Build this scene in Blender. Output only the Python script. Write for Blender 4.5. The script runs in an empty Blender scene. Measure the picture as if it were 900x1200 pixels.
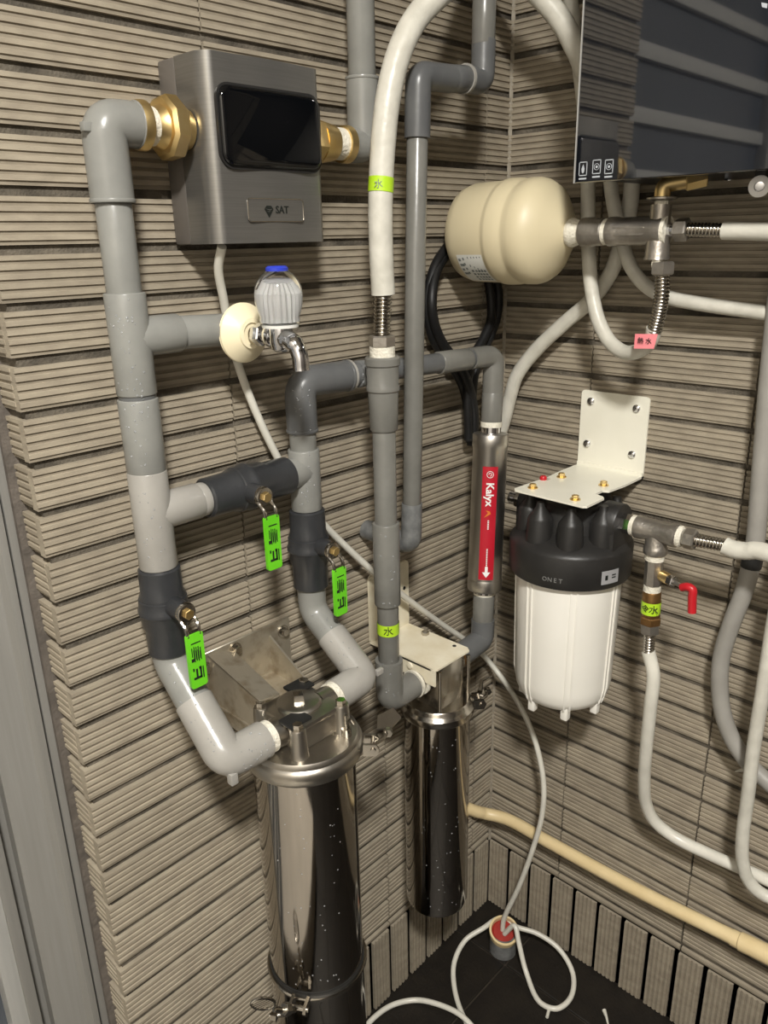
import bpy, bmesh, math, random
from mathutils import Vector, Matrix

random.seed(7)
V = Vector
sc = bpy.context.scene
PI = math.pi

# ------------------------------------------------------------------ camera, world, lamps, exposure
cam_data = bpy.data.cameras.new('camera')
cam = bpy.data.objects.new('camera', cam_data)
sc.collection.objects.link(cam)
right = V((0.68958077, -0.7238985, -0.02119724))
down = V((-0.25224815, -0.21264735, -0.94400846))
fwd = V((0.67885877, 0.65631705, -0.32923958))
cam.matrix_world = Matrix(((right.x, -down.x, -fwd.x, -1.1076),
                           (right.y, -down.y, -fwd.y, -0.78),
                           (right.z, -down.z, -fwd.z, 1.3767),
                           (0, 0, 0, 1)))
cam_data.sensor_fit = 'VERTICAL'
cam_data.sensor_height = 36
cam_data.lens = 914.22 / 1200 * 36
cam_data.clip_start = 0.01
sc.camera = cam

sc.view_settings.view_transform = 'Standard'
sc.view_settings.look = 'None'
sc.view_settings.gamma = 1
sc.view_settings.use_curve_mapping = False
sc.view_settings.exposure = 0.16

world = bpy.data.worlds.new('night_air')
sc.world = world
world.use_nodes = True
world.node_tree.nodes['Background'].inputs[0].default_value = (0.55, 0.6, 0.7, 1)
world.node_tree.nodes['Background'].inputs[1].default_value = 0.02

LAMP_AT = V((-1.42, -1.2, 2.46))
lamp_data = bpy.data.lights.new('ceiling_lamp_light', 'AREA')
lamp_data.shape = 'DISK'
lamp_data.size = 0.22
lamp_data.energy = 66
lamp_data.color = (1.0, 0.975, 0.92)
lamp_light = bpy.data.objects.new('ceiling_lamp_light', lamp_data)
lamp_light.location = LAMP_AT - V((0, 0, 0.075))
sc.collection.objects.link(lamp_light)

# ------------------------------------------------------------------ materials
def srgb(c):
    return tuple(((v / 255) / 12.92 if v / 255 <= 0.04045 else ((v / 255 + 0.055) / 1.055) ** 2.4) for v in c) + (1,)

def mat(name, col, rough=0.5, metal=0.0, col2=None, scale=40.0, detail=4, bump=0.0, bscale=None, coat=0.0,
        trans=0.0, ior=1.45, spread=0.0, contrast=(0.35, 0.65), stretch=None, emit=None, per_object=0.0, aniso=0.0, rough2=None):
    m = bpy.data.materials.new(name)
    m.use_nodes = True
    nt = m.node_tree
    b = nt.nodes['Principled BSDF']
    b.inputs['Roughness'].default_value = rough
    b.inputs['Metallic'].default_value = metal
    b.inputs['IOR'].default_value = ior
    b.inputs['Coat Weight'].default_value = coat
    b.inputs['Coat Roughness'].default_value = 0.08
    b.inputs['Transmission Weight'].default_value = trans
    if aniso:
        b.inputs['Anisotropic'].default_value = aniso
    tc = nt.nodes.new('ShaderNodeTexCoord')
    mp = nt.nodes.new('ShaderNodeMapping')
    nt.links.new(tc.outputs['Object'], mp.inputs['Vector'])
    if stretch:
        mp.inputs['Scale'].default_value = stretch
    nz = nt.nodes.new('ShaderNodeTexNoise')
    nz.inputs['Scale'].default_value = scale
    nz.inputs['Detail'].default_value = detail
    nt.links.new(mp.outputs['Vector'], nz.inputs['Vector'])
    rp = nt.nodes.new('ShaderNodeValToRGB')
    rp.color_ramp.elements[0].position = contrast[0]
    rp.color_ramp.elements[1].position = contrast[1]
    rp.color_ramp.elements[0].color = srgb(col)
    rp.color_ramp.elements[1].color = srgb(col2 or col)
    nt.links.new(nz.outputs['Fac'], rp.inputs['Fac'])
    out = rp.outputs['Color']
    if per_object:
        oi = nt.nodes.new('ShaderNodeObjectInfo')
        hs = nt.nodes.new('ShaderNodeHueSaturation')
        mr = nt.nodes.new('ShaderNodeMapRange')
        mr.inputs['To Min'].default_value = 1 - per_object
        mr.inputs['To Max'].default_value = 1 + per_object
        nt.links.new(oi.outputs['Random'], mr.inputs['Value'])
        nt.links.new(mr.outputs['Result'], hs.inputs['Value'])
        nt.links.new(out, hs.inputs['Color'])
        ad = nt.nodes.new('ShaderNodeVectorMath')
        ad.operation = 'ADD'
        sc_ = nt.nodes.new('ShaderNodeVectorMath')
        sc_.operation = 'SCALE'
        sc_.inputs['Scale'].default_value = 5.0
        nt.links.new(oi.outputs['Location'], sc_.inputs[0])
        nt.links.new(tc.outputs['Object'], ad.inputs[0])
        nt.links.new(sc_.outputs['Vector'], ad.inputs[1])
        nt.links.new(ad.outputs['Vector'], mp.inputs['Vector'])
        out = hs.outputs['Color']
    nt.links.new(out, b.inputs['Base Color'])
    if rough2 is not None:
        r2 = nt.nodes.new('ShaderNodeMapRange')
        r2.inputs['From Min'].default_value = 0.35
        r2.inputs['From Max'].default_value = 0.65
        r2.inputs['To Min'].default_value = rough
        r2.inputs['To Max'].default_value = rough2
        nt.links.new(nz.outputs['Fac'], r2.inputs['Value'])
        nt.links.new(r2.outputs['Result'], b.inputs['Roughness'])
    if bump:
        n2 = nt.nodes.new('ShaderNodeTexNoise')
        n2.inputs['Scale'].default_value = bscale or scale * 3
        n2.inputs['Detail'].default_value = 3
        nt.links.new(mp.outputs['Vector'], n2.inputs['Vector'])
        bp = nt.nodes.new('ShaderNodeBump')
        bp.inputs['Strength'].default_value = bump
        bp.inputs['Distance'].default_value = 0.004
        nt.links.new(n2.outputs['Fac'], bp.inputs['Height'])
        nt.links.new(bp.outputs['Normal'], b.inputs['Normal'])
    if emit:
        b.inputs['Emission Color'].default_value = srgb(emit[0])
        b.inputs['Emission Strength'].default_value = emit[1]
    return m

M = dict(
    tile=mat('glazed_ribbed_tile', (146, 136, 120), 0.55, 0, (162, 152, 134), 30, 6, 0.07, 260, per_object=0.05, stretch=(1, 1, 3)),
    tile_groove=mat('darker_tile_groove', (127, 118, 103), 0.65, 0, (145, 135, 119), 30, 6, 0.07, 260, per_object=0.05, stretch=(1, 1, 3)),  # groove faces, somewhat darker than the rib crests
    mortar=mat('grey_mortar', (66, 61, 53), 0.9, 0, (104, 97, 86), 26, 6, 0.5, 300),
    mortar_light=mat('brown_sealant', (82, 76, 70), 0.85, 0, (98, 91, 84), 40, 5, 0.5, 150),
    caulk=mat('corner_caulk', (128, 120, 106), 0.7, 0, (156, 148, 134), 50, 5, 0.3, 90),
    plaster=mat('white_plaster', (196, 190, 180), 0.85, 0, (206, 200, 190), 8, 4, 0.1, 120),
    dark_wall=mat('dark_brown_wall', (70, 64, 58), 0.8, 0, (78, 72, 66), 12, 4, 0.1, 120),
    floor_tile=mat('dark_floor_tile', (20, 16, 12), 0.55, 0, (29, 24, 18), 22, 6, 0.25, 160),
    grout=mat('floor_grout', (44, 37, 30), 0.9, 0, (70, 62, 52), 40),
    alu=mat('grey_aluminium', (134, 132, 127), 0.42, 0.15, (140, 138, 133), 6, stretch=(30, 30, 1)),
    alu_light=mat('light_aluminium', (166, 165, 161), 0.4, 0.1, (172, 171, 167), 6, stretch=(30, 30, 1)),
    rubber=mat('black_rubber', (24, 24, 23), 0.6, 0, (32, 31, 30), 30),
    dark_glass=mat('frosted_pane', (72, 76, 82), 0.3, 0, (78, 82, 88), 4, ior=1.5),
    pvc=mat('grey_pvc', (126, 126, 122), 0.27, 0, (136, 136, 131), 24, 5, 0.05, 120),
    pvc_mid=mat('dimmed_mid_grey_pvc', (108, 107, 102), 0.27, 0, (117, 116, 111), 24, 5, 0.05, 120),  # partly a darker grey pipe, partly light falloff put into the colour
    pvc_light=mat('light_grey_pvc', (148, 145, 139), 0.26, 0, (157, 154, 148), 24, 5, 0.05, 120),
    pvc_dark=mat('dark_grey_pvc', (88, 89, 90), 0.32, 0, (98, 99, 99), 24, 5, 0.05, 120),
    pvc_dusty=mat('water_stained_grey_pvc', (92, 93, 93), 0.45, 0, (118, 119, 118), 70, 6, 0.1, 120),
    valve=mat('charcoal_upvc', (43, 44, 46), 0.3, 0, (52, 53, 55), 28, 5, 0.08, 160),
    green=mat('lime_green_vinyl', (96, 190, 32), 0.3, 0, (108, 204, 40), 20),
    black_print=mat('black_print', (22, 26, 22), 0.6),
    chrome=mat('chrome', (215, 215, 218), 0.08, 1.0),
    steel=mat('stainless_steel', (176, 170, 160), 0.16, 1.0, (186, 181, 172), 60, 4, 0.0, rough2=0.22),
    cast=mat('cast_stainless', (182, 177, 168), 0.3, 1.0, (170, 164, 154), 50, 5, 0.04, 120, rough2=0.38),
    steel_polish=mat('polished_stainless_tube', (158, 152, 143), 0.07, 1.0, (164, 158, 150), 3, rough2=0.12, stretch=(60, 60, 1)),
    steel_dirty=mat('water_stained_stainless', (182, 174, 158), 0.34, 0.75, (140, 126, 104), 38, 8, 0.1, 90, contrast=(0.48, 0.72), rough2=0.5),
    iron=mat('aged_steel_fitting', (156, 151, 143), 0.34, 0.85, (174, 168, 160), 60, 6, 0.15, 200),
    brass=mat('brass', (236, 210, 154), 0.38, 1.0, (226, 196, 132), 30, 4),
    brass_old=mat('aged_brass', (122, 92, 58), 0.42, 0.85, (148, 112, 70), 60, 6, 0.1),
    brushed=mat('brushed_steel', (178, 174, 168), 0.36, 1.0, (188, 184, 178), 60, 3, stretch=(1, 1, .05)),
    tape=mat('white_thread_tape', (226, 222, 208), 0.7, 0, (208, 202, 186), 90, 6, 0.5, 300),
    box_front=mat('brushed_grey_housing', (128, 126, 122), 0.3, 0.75, (134, 132, 128), 20, 3, stretch=(1, 1, 40)),
    box_back=mat('taupe_grey_back_shell', (104, 99, 94), 0.45, 0.35, (110, 105, 100), 20),
    black_glass=mat('glossy_black_window', (6, 7, 9), 0.04, 0, (8, 9, 11), 4, ior=1.48),
    hose=mat('white_wrapped_hose', (190, 187, 176), 0.36, 0, (204, 201, 190), 40, 5, 0.18, 90),
    tube=mat('white_plastic_tube', (204, 201, 190), 0.32, 0, (214, 211, 200), 30),
    cream=mat('cream_enamel', (204, 192, 160), 0.42, 0, (210, 198, 166), 9, 3),
    cream_paint=mat('cream_powder_coat', (224, 221, 206), 0.36, 0, (231, 228, 214), 14),
    cream_pale=mat('water_marked_cream_paint', (214, 204, 178), 0.38, 0, (226, 219, 198), 34, 6),
    white_sump=mat('white_plastic_sump', (230, 227, 218), 0.32, 0, (235, 232, 224), 8),
    black_plastic=mat('matt_black_plastic', (34, 33, 32), 0.42, 0, (40, 39, 38), 30, 4, 0.06, 200),
    black_cable=mat('black_cable_jacket', (14, 14, 15), 0.5, 0, (19, 19, 20), 40),
    heater_glass=mat('tinted_heater_glass', (18, 20, 25), 0.03, 0, (20, 22, 27), 3, ior=2.1),
    heater_body=mat('dark_heater_case', (40, 41, 44), 0.4, 0.3, (46, 47, 50), 20),
    print_grey=mat('pale_grey_print', (176, 180, 186), 0.4),
    dim_print=mat('dull_grey_print', (120, 120, 118), 0.4),
    yellow_pvc=mat('cream_yellow_pvc', (214, 192, 146), 0.36, 0, (224, 204, 160), 16, 6, 0.1, 80),
    flange_plastic=mat('ivory_plastic', (226, 214, 180), 0.35, 0, (232, 221, 190), 12),
    crystal=mat('clear_acrylic', (245, 245, 250), 0.03, 0, trans=1.0, ior=1.49),
    blue=mat('blue_plastic_cap', (40, 56, 170), 0.25, 0, (48, 64, 180), 20),
    red=mat('red_vinyl', (176, 26, 36), 0.35, 0, (186, 34, 42), 20),
    red_label=mat('red_label', (168, 24, 40), 0.35, 0, (176, 30, 46), 20),
    red_paint=mat('dull_red_paint', (150, 40, 32), 0.5, 0, (164, 50, 40), 30),
    white_print=mat('white_print', (226, 224, 222), 0.5),
    orange_print=mat('orange_print', (206, 112, 40), 0.5),
    green_tape=mat('yellow_green_tape', (164, 204, 36), 0.35, 0, (176, 214, 50), 30),
    pink_tape=mat('pink_tape', (236, 132, 140), 0.4, 0, (242, 146, 152), 30),
    paper=mat('white_paper_label', (214, 214, 208), 0.5, 0, (222, 222, 216), 30),
    sticker=mat('grey_sticker', (150, 150, 152), 0.45, 0, (158, 158, 160), 30),
    label_grey=mat('grey_label_print', (96, 102, 100), 0.6, 0, (140, 146, 142), 160),
    old_pipe=mat('matt_grey_conduit', (142, 139, 133), 0.45, 0, (150, 147, 141), 24, 5, 0.1, 120),
    case=mat('dark_grey_case', (66, 66, 66), 0.5, 0, (72, 72, 72), 20, 4, 0.05),
    drop=mat('water_drop', (235, 238, 240), 0.05, 0, trans=0.75, ior=1.33),
    lamp_white=mat('lamp_diffuser', (240, 236, 226), 0.4, emit=((255, 240, 216), 6.0)),
)

# ------------------------------------------------------------------ mesh helpers
def frame(ax):
    a = V(ax).normalized()
    u = a.orthogonal().normalized()
    if abs(a.z) < 0.9:
        u = V((0, 0, 1)).cross(a).normalized()
    return a, u, a.cross(u).normalized()

class MB:
    def __init__(s):
        s.bm = bmesh.new()
    def tube(s, path, r, seg=16, caps=True, closed=False):
        P = [V(p) for p in path]
        n = len(P)
        R = list(r) if isinstance(r, (list, tuple)) else [r] * n
        T = []
        for i in range(n):
            if closed:
                t = P[(i + 1) % n] - P[i - 1]
            else:
                t = P[min(i + 1, n - 1)] - P[max(i - 1, 0)]
            T.append(t.normalized())
        a, u, w = frame(T[0])
        rings = []
        for i in range(n):
            if i:
                u = (u - T[i] * u.dot(T[i]))
                u = u.normalized() if u.length > 1e-6 else T[i].orthogonal().normalized()
            w = T[i].cross(u)
            rings.append([s.bm.verts.new(P[i] + (u * math.cos(2 * PI * k / seg) + w * math.sin(2 * PI * k / seg)) * R[i]) for k in range(seg)])
        for i in range(n if closed else n - 1):
            A, B = rings[i], rings[(i + 1) % n]
            for k in range(seg):
                s.bm.faces.new((A[k], A[(k + 1) % seg], B[(k + 1) % seg], B[k]))
        if caps and not closed:
            s.bm.faces.new(list(reversed(rings[0])))
            s.bm.faces.new(rings[-1])
        return s
    def lathe(s, prof, p0, ax, seg=24, phase=0.0, arc=None, caps=True):
        a, u, w = frame(ax)
        p0 = V(p0)
        full = arc is None
        if full:
            angs = [2 * PI * k / seg + phase for k in range(seg)]
        else:
            angs = [arc[0] + (arc[1] - arc[0]) * k / seg for k in range(seg + 1)]
        rings = []
        for t, r in prof:
            if r < 1e-6 and full:
                rings.append([s.bm.verts.new(p0 + a * t)])
            else:
                rings.append([s.bm.verts.new(p0 + a * t + (u * math.cos(x) + w * math.sin(x)) * r) for x in angs])
        m = len(angs)
        for A, B in zip(rings, rings[1:]):
            for k in range(m if full else m - 1):
                q = (k + 1) % m
                if len(A) == 1 and len(B) == 1:
                    continue
                if len(A) == 1:
                    s.bm.faces.new((A[0], B[q], B[k]))
                elif len(B) == 1:
                    s.bm.faces.new((A[k], A[q], B[0]))
                else:
                    s.bm.faces.new((A[k], A[q], B[q], B[k]))
        if full and caps:
            if len(rings[0]) > 1:
                s.bm.faces.new(list(reversed(rings[0])))
            if len(rings[-1]) > 1:
                s.bm.faces.new(rings[-1])
        return s
    def cyl(s, p0, p1, r, seg=20, r1=None, bev=0.0):
        p0, p1 = V(p0), V(p1)
        h = (p1 - p0).length
        r1 = r if r1 is None else r1
        if bev:
            pr = [(0, r - bev), (bev * .4, r - bev * .3), (bev, r), (h - bev, r1), (h - bev * .4, r1 - bev * .3), (h, r1 - bev)]
        else:
            pr = [(0, r), (h, r1)]
        return s.lathe(pr, p0, p1 - p0, seg)
    def hexa(s, p0, p1, r, sides=6, phase=0.3):
        p0, p1 = V(p0), V(p1)
        h = (p1 - p0).length
        c = min(h * .18, r * .12)
        return s.lathe([(0, r - c), (c, r), (h - c, r), (h, r - c)], p0, p1 - p0, sides, phase)
    def prism(s, pts, off):
        off = V(off)
        A = [s.bm.verts.new(V(p)) for p in pts]
        B = [s.bm.verts.new(V(p) + off) for p in pts]
        n = len(A)
        s.bm.faces.new(A)
        s.bm.faces.new(list(reversed(B)))
        for i in range(n):
            s.bm.faces.new((A[i], B[i], B[(i + 1) % n], A[(i + 1) % n]))
        return s
    def box(s, lo, hi, bev=0.0, seg=2):
        lo, hi = V(lo), V(hi)
        tmp = bmesh.new()
        bmesh.ops.create_cube(tmp, size=1)
        for v in tmp.verts:
            v.co = V(((lo[i] + hi[i]) / 2 + v.co[i] * (hi[i] - lo[i]) for i in range(3)))
        if bev:
            bmesh.ops.bevel(tmp, geom=tmp.edges[:], offset=bev, segments=seg, profile=.6, affect='EDGES')
        s.merge(tmp)
        return s
    def merge(s, other):
        me = bpy.data.meshes.new('tmp')
        other.to_mesh(me)
        other.free()
        s.bm.from_mesh(me)
        bpy.data.meshes.remove(me)
    def xform(s, m):
        bmesh.ops.transform(s.bm, matrix=m, verts=s.bm.verts[:])
        return s
    def build(s, name, material, parent=None, smooth=38, origin=None):
        bmesh.ops.recalc_face_normals(s.bm, faces=s.bm.faces[:])
        base = V((0, 0, 0))
        if parent is not None:
            base = WORLD[parent.name]
        o0 = V(origin) if origin is not None else (base if parent is not None else V((0, 0, 0)))
        if parent is None and origin is None:
            pts = [v.co for v in s.bm.verts]
            o0 = V((sum(p.x for p in pts) / len(pts), sum(p.y for p in pts) / len(pts), min(p.z for p in pts)))
        for v in s.bm.verts:
            v.co -= o0
        me = bpy.data.meshes.new(name)
        s.bm.to_mesh(me)
        s.bm.free()
        me.materials.append(material)
        if smooth:
            me.shade_smooth()
            me.set_sharp_from_angle(angle=math.radians(smooth))
        o = bpy.data.objects.new(name, me)
        sc.collection.objects.link(o)
        o.parent = parent
        o.location = o0 - base
        WORLD[o.name] = o0
        return o

WORLD = {}

def tag(o, label, cat, group=None):
    o['label'] = label
    o['category'] = cat
    if group:
        o['group'] = group
    return o

def thing(name, at, label, cat, group=None):
    o = bpy.data.objects.new(name, None)
    o.empty_display_size = 0.03
    sc.collection.objects.link(o)
    o.location = V(at)
    WORLD[o.name] = V(at)
    return tag(o, label, cat, group)

def struct(o):
    o['kind'] = 'structure'
    return o

def part(o, label):
    o['label'] = label
    return o

def smooth_path(pts, n=8):
    P = [V(p) for p in pts]
    P = [P[0] * 2 - P[1]] + P + [P[-1] * 2 - P[-2]]
    out = []
    for i in range(1, len(P) - 2):
        p0, p1, p2, p3 = P[i - 1:i + 3]
        d1 = max((p1 - p0).length, 1e-5) ** .5
        d2 = max((p2 - p1).length, 1e-5) ** .5
        d3 = max((p3 - p2).length, 1e-5) ** .5
        m1 = (p2 - p1) + ((p1 - p0) / d1 - (p2 - p0) / (d1 + d2)) * d2
        m2 = (p2 - p1) + ((p3 - p2) / d3 - (p3 - p1) / (d2 + d3)) * d2
        for k in range(n):
            t = k / n
            t2, t3 = t * t, t * t * t
            out.append(p1 * (2 * t3 - 3 * t2 + 1) + m1 * (t3 - 2 * t2 + t) + p2 * (3 * t2 - 2 * t3) + m2 * (t3 - t2))
    out.append(P[-2])
    return out

def bend(a, c, b, rad, n=7):
    """path a -> rounded corner c -> b"""
    a, b, c = V(a), V(b), V(c)
    da, db = (a - c).normalized(), (b - c).normalized()
    ang = da.angle(db)
    t = min(rad / math.tan(ang / 2), (a - c).length * .98, (b - c).length * .98)
    p, q = c + da * t, c + db * t
    out = [a]
    for k in range(n + 1):
        x = k / n
        out.append(p * (1 - x) ** 2 + c * 2 * x * (1 - x) + q * x ** 2)
    out.append(b)
    return out

def lerp(a, b, t):
    return V(a).lerp(V(b), t)

def straight(p, q, r, name, m, par, bev=0.0012):
    return MB().cyl(p, q, r, 24, bev=bev).build(name, m, par)

def elbow(a, c, b, r, m, par, name='elbow', rad=None):
    mb = MB()
    mb.tube(bend(a, c, b, rad or r * 1.05), r, 24)
    for p in (V(a), V(b)):
        d = (p - V(c)).normalized()
        mb.cyl(p - d * .004, p, r * 1.045, 24, bev=.0008)
    return mb.build(name, m, par)

def tee(a, b, c, r, m, par, name='tee'):
    """run a-b with branch to c"""
    mb = MB()
    mb.cyl(a, b, r, 24, bev=.0012)
    ax = (V(b) - V(a)).normalized()
    root = V(a) + ax * (V(c) - V(a)).dot(ax)
    mb.cyl(root, c, r * .98, 24, bev=.0012)
    return mb.build(name, m, par)

def flex(path, r, m, par, name='corrugated_connector', pitch=.0042):
    P = smooth_path(path, 10) if len(path) > 2 else [V(path[0]), V(path[1])]
    L = sum((b - a).length for a, b in zip(P, P[1:]))
    n = max(8, int(L / pitch)) * 4
    out, rr = [], []
    acc = [0]
    for a, b in zip(P, P[1:]):
        acc.append(acc[-1] + (b - a).length)
    j = 0
    for i in range(n + 1):
        s = L * i / n
        while j < len(P) - 2 and acc[j + 1] < s:
            j += 1
        out.append(P[j].lerp(P[j + 1], (s - acc[j]) / max(acc[j + 1] - acc[j], 1e-6)))
        rr.append(r * (1, .93, .8, .93)[i % 4])
    return MB().tube(out, rr, 16).build(name, m, par, smooth=70)

def hose_mesh(pts, r, m, name, par=None, n=8, seg=16, jitter=0.0):
    P = smooth_path(pts, n)
    rr = [r * (1 + random.uniform(-jitter, jitter)) for _ in P]
    return MB().tube(P, rr, seg).build(name, m, par, smooth=60)

def text_mesh(body, size, m, name, par, at, xdir, ydir, extrude=.0003, bold=0.0):
    cu = bpy.data.curves.new('text', 'FONT')
    cu.body = body
    cu.size = size
    cu.extrude = extrude
    cu.offset = bold
    cu.align_x = 'CENTER'
    cu.align_y = 'CENTER'
    cu.resolution_u = 2
    t = bpy.data.objects.new('text', cu)
    sc.collection.objects.link(t)
    dg = bpy.context.evaluated_depsgraph_get()
    me = bpy.data.meshes.new_from_object(t.evaluated_get(dg))
    bpy.data.objects.remove(t)
    bpy.data.curves.remove(cu)
    x, y = V(xdir).normalized(), V(ydir).normalized()
    z = x.cross(y)
    mtx = Matrix(((x.x, y.x, z.x, at[0]), (x.y, y.y, z.y, at[1]), (x.z, y.z, z.z, at[2]), (0, 0, 0, 1)))
    mb = MB()
    me.transform(mtx)
    mb.bm.from_mesh(me)
    bpy.data.meshes.remove(me)
    return mb.build(name, m, par, smooth=0)

def rrect(cx, cy, w, h, r, n=4):
    out = []
    for sx, sy, a0 in ((1, 1, 0), (-1, 1, 90), (-1, -1, 180), (1, -1, 270)):
        for k in range(n + 1):
            a = math.radians(a0 + 90 * k / n)
            out.append((cx + sx * (w / 2 - r) + r * math.cos(a), cy + sy * (h / 2 - r) + r * math.sin(a)))
    return out

# ------------------------------------------------------------------ setting: tiled walls, floor, door
PITCH, Z0, TILE_H = 0.0517, 0.1906, 0.0427     # course pitch, lowest full course, tile height
COL_W, GAP = 0.2497, 0.0030

def ribbed_tile(width, height, along, out, ribs=5, thick=.009, name='tile'):
    """ribs run along 'along'; profile goes across it; 'out' points to the room"""
    bm = bmesh.new()
    a, o = V(along), V(out)
    up = V((0, 0, 1)) if abs(a.z) < .5 else o.cross(a)
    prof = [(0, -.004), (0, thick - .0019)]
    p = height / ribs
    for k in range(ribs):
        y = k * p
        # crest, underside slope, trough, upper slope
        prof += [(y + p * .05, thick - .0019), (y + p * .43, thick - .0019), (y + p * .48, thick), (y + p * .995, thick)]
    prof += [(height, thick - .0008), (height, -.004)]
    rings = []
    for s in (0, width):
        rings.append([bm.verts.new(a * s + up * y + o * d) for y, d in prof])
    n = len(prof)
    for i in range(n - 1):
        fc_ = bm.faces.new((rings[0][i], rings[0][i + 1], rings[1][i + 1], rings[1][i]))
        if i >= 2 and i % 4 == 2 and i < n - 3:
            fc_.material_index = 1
    bm.faces.new(rings[0])
    bm.faces.new(list(reversed(rings[1])))
    bmesh.ops.recalc_face_normals(bm, faces=bm.faces[:])
    me = bpy.data.meshes.new(name)
    bm.to_mesh(me)
    bm.free()
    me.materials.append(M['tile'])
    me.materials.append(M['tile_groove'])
    return me

def place(me, parent, at, name='tile'):
    o = bpy.data.objects.new(name, me)
    sc.collection.objects.link(o)
    o.parent = parent
    jit = V((random.uniform(-.0006, .0006), random.uniform(-.0006, .0006), random.uniform(-.0005, .0005)))
    o.location = V(at) + jit - WORLD[parent.name]
    return o

TOP = 2.55
T = .009          # tile thickness: finished tile faces lie on the planes y = 0 and x = 0
EDGE = -0.809     # outer corner of the left wall
wall_left = struct(MB().box((EDGE + .006, T - .003, 0), (0.3, .3, TOP)).build('wall_left', M['mortar'], origin=(0, 0, 0), smooth=0))
wall_right = struct(MB().box((T - .003, -1.16, 0), (.2, T - .003, TOP)).build('wall_right', M['mortar'], origin=(0, 0, 0), smooth=0))
MB().prism([(.0012, .0012, .166), (.0012, -.0030, .166), (-.0008, -.0008, .166), (-.0030, .0012, .166)], (0, 0, TOP - .17)).build('corner_caulk', M['caulk'], wall_right)
rows = int((TOP - Z0) / PITCH)
cols_left = [(-COL_W * (i + 1) - .0602 + GAP / 2 + COL_W - COL_W, COL_W - GAP) for i in range(3)]
left_cols = [(-.0602 + GAP / 2, .0602 - GAP / 2), (-.0602 - COL_W + GAP / 2, COL_W - GAP), (-.0602 - 2 * COL_W + GAP / 2, COL_W - GAP), (EDGE, COL_W - GAP / 2)]
right_cols = [(-.167 + GAP / 2, .167 - GAP / 2), (-.167 - COL_W + GAP / 2, COL_W - GAP), (-.167 - 2 * COL_W + GAP / 2, COL_W - GAP), (-.167 - 3 * COL_W + GAP / 2, COL_W - GAP)]
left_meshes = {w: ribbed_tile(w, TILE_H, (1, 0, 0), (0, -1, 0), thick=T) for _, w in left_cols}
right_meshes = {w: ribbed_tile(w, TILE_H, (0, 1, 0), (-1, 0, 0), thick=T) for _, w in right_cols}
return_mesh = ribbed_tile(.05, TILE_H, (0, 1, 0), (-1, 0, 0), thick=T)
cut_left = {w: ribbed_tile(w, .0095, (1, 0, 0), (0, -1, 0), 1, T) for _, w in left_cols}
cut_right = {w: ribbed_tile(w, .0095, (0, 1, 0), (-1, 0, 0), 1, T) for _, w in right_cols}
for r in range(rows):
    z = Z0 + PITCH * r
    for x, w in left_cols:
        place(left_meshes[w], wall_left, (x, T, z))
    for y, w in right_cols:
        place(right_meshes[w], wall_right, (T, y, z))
    place(return_mesh, wall_left, (EDGE + T, T + .001, z))
for x, w in left_cols:
    place(cut_left[w], wall_left, (x, T, .172))
for y, w in right_cols:
    place(cut_right[w], wall_right, (T, y, .172))

base_left = struct(MB().box((EDGE + .006, T - .003, 0), (T - .004, T + .004, .166)).build('baseboard_left', M['mortar'], origin=(0, 0, 0), smooth=0))
base_right = struct(MB().box((T - .003, -1.16, 0), (T + .004, T - .004, .166)).build('baseboard_right', M['mortar'], origin=(0, 0, 0), smooth=0))
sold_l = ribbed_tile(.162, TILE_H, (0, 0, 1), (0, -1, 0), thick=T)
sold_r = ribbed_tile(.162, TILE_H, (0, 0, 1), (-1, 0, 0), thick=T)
for k in range(15):
    place(sold_l, base_left, (-.001 - PITCH * k, T, .002), 'tile')
for k in range(21):
    place(sold_r, base_right, (T, -.001 - TILE_H - PITCH * k, .002), 'tile')

floor = struct(MB().box((-2.0, -2.0, -.1), (.2, .3, -.004)).build('floor', M['grout'], origin=(0, 0, 0), smooth=0))
fl_mesh = MB().box((0, 0, -.02), (.297, .297, 0), .0015, 1).build('tile', M['floor_tile'], floor, smooth=0)
first = True
for i in range(-6, 1):
    for j in range(-6, 1):
        x, y = i * .3 - .105, j * .3 - .12
        o = fl_mesh if first else bpy.data.objects.new('tile', fl_mesh.data)
        if not first:
            sc.collection.objects.link(o)
            o.parent = floor
        first = False
        o.location = (x, y, 0)

struct(MB().box((-2.0, -2.0, TOP), (.3, .3, TOP + .1)).build('ceiling', M['plaster'], smooth=0))
struct(MB().box((-2.0, -2.1, 0), (.3, -2.0, TOP)).build('wall_back', M['dark_wall'], smooth=0))
struct(MB().box((-2.1, -2.1, 0), (-2.0, .3, TOP)).build('wall_far_left', M['plaster'], smooth=0))
struct(MB().box((0, -2.0, 0), (.2, -1.16, TOP)).build('wall_right_end', M['dark_wall'], smooth=0))

# aluminium louvre door beside the left wall
door = bpy.data.objects.new('door_1', None)
sc.collection.objects.link(door)
door.location = (-.84, .06, 0)
WORLD['door_1'] = V((-.84, .06, 0))
struct(door)
MB().box((-.817, .044, 0), (-.80, .10, TOP)).build('sealant_strip', M['mortar_light'], door, smooth=0)
jamb = MB().box((-.8255, .050, 0), (-.8165, .12, TOP), .0008).box((-.8370, .046, 0), (-.8287, .12, TOP), .001).build('door_frame', M['alu'], door)
MB().box((-.8290, .060, 0), (-.8250, .12, TOP)).build('seal', M['rubber'], jamb, smooth=0)
MB().prism([(-.8365, .0462, 0), (-.8415, .0580, 0), (-.8790, .0640, 0), (-.8790, .12, 0), (-.8365, .12, 0)], (0, 0, TOP)).build('stile', M['alu'], door)
MB().box((-.8930, .082, 0), (-.8785, .12, TOP)).build('channel', M['alu'], door, smooth=0)
MB().box((-.9060, .064, 0), (-.8925, .12, TOP), .001).build('stile', M['alu'], door)
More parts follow.
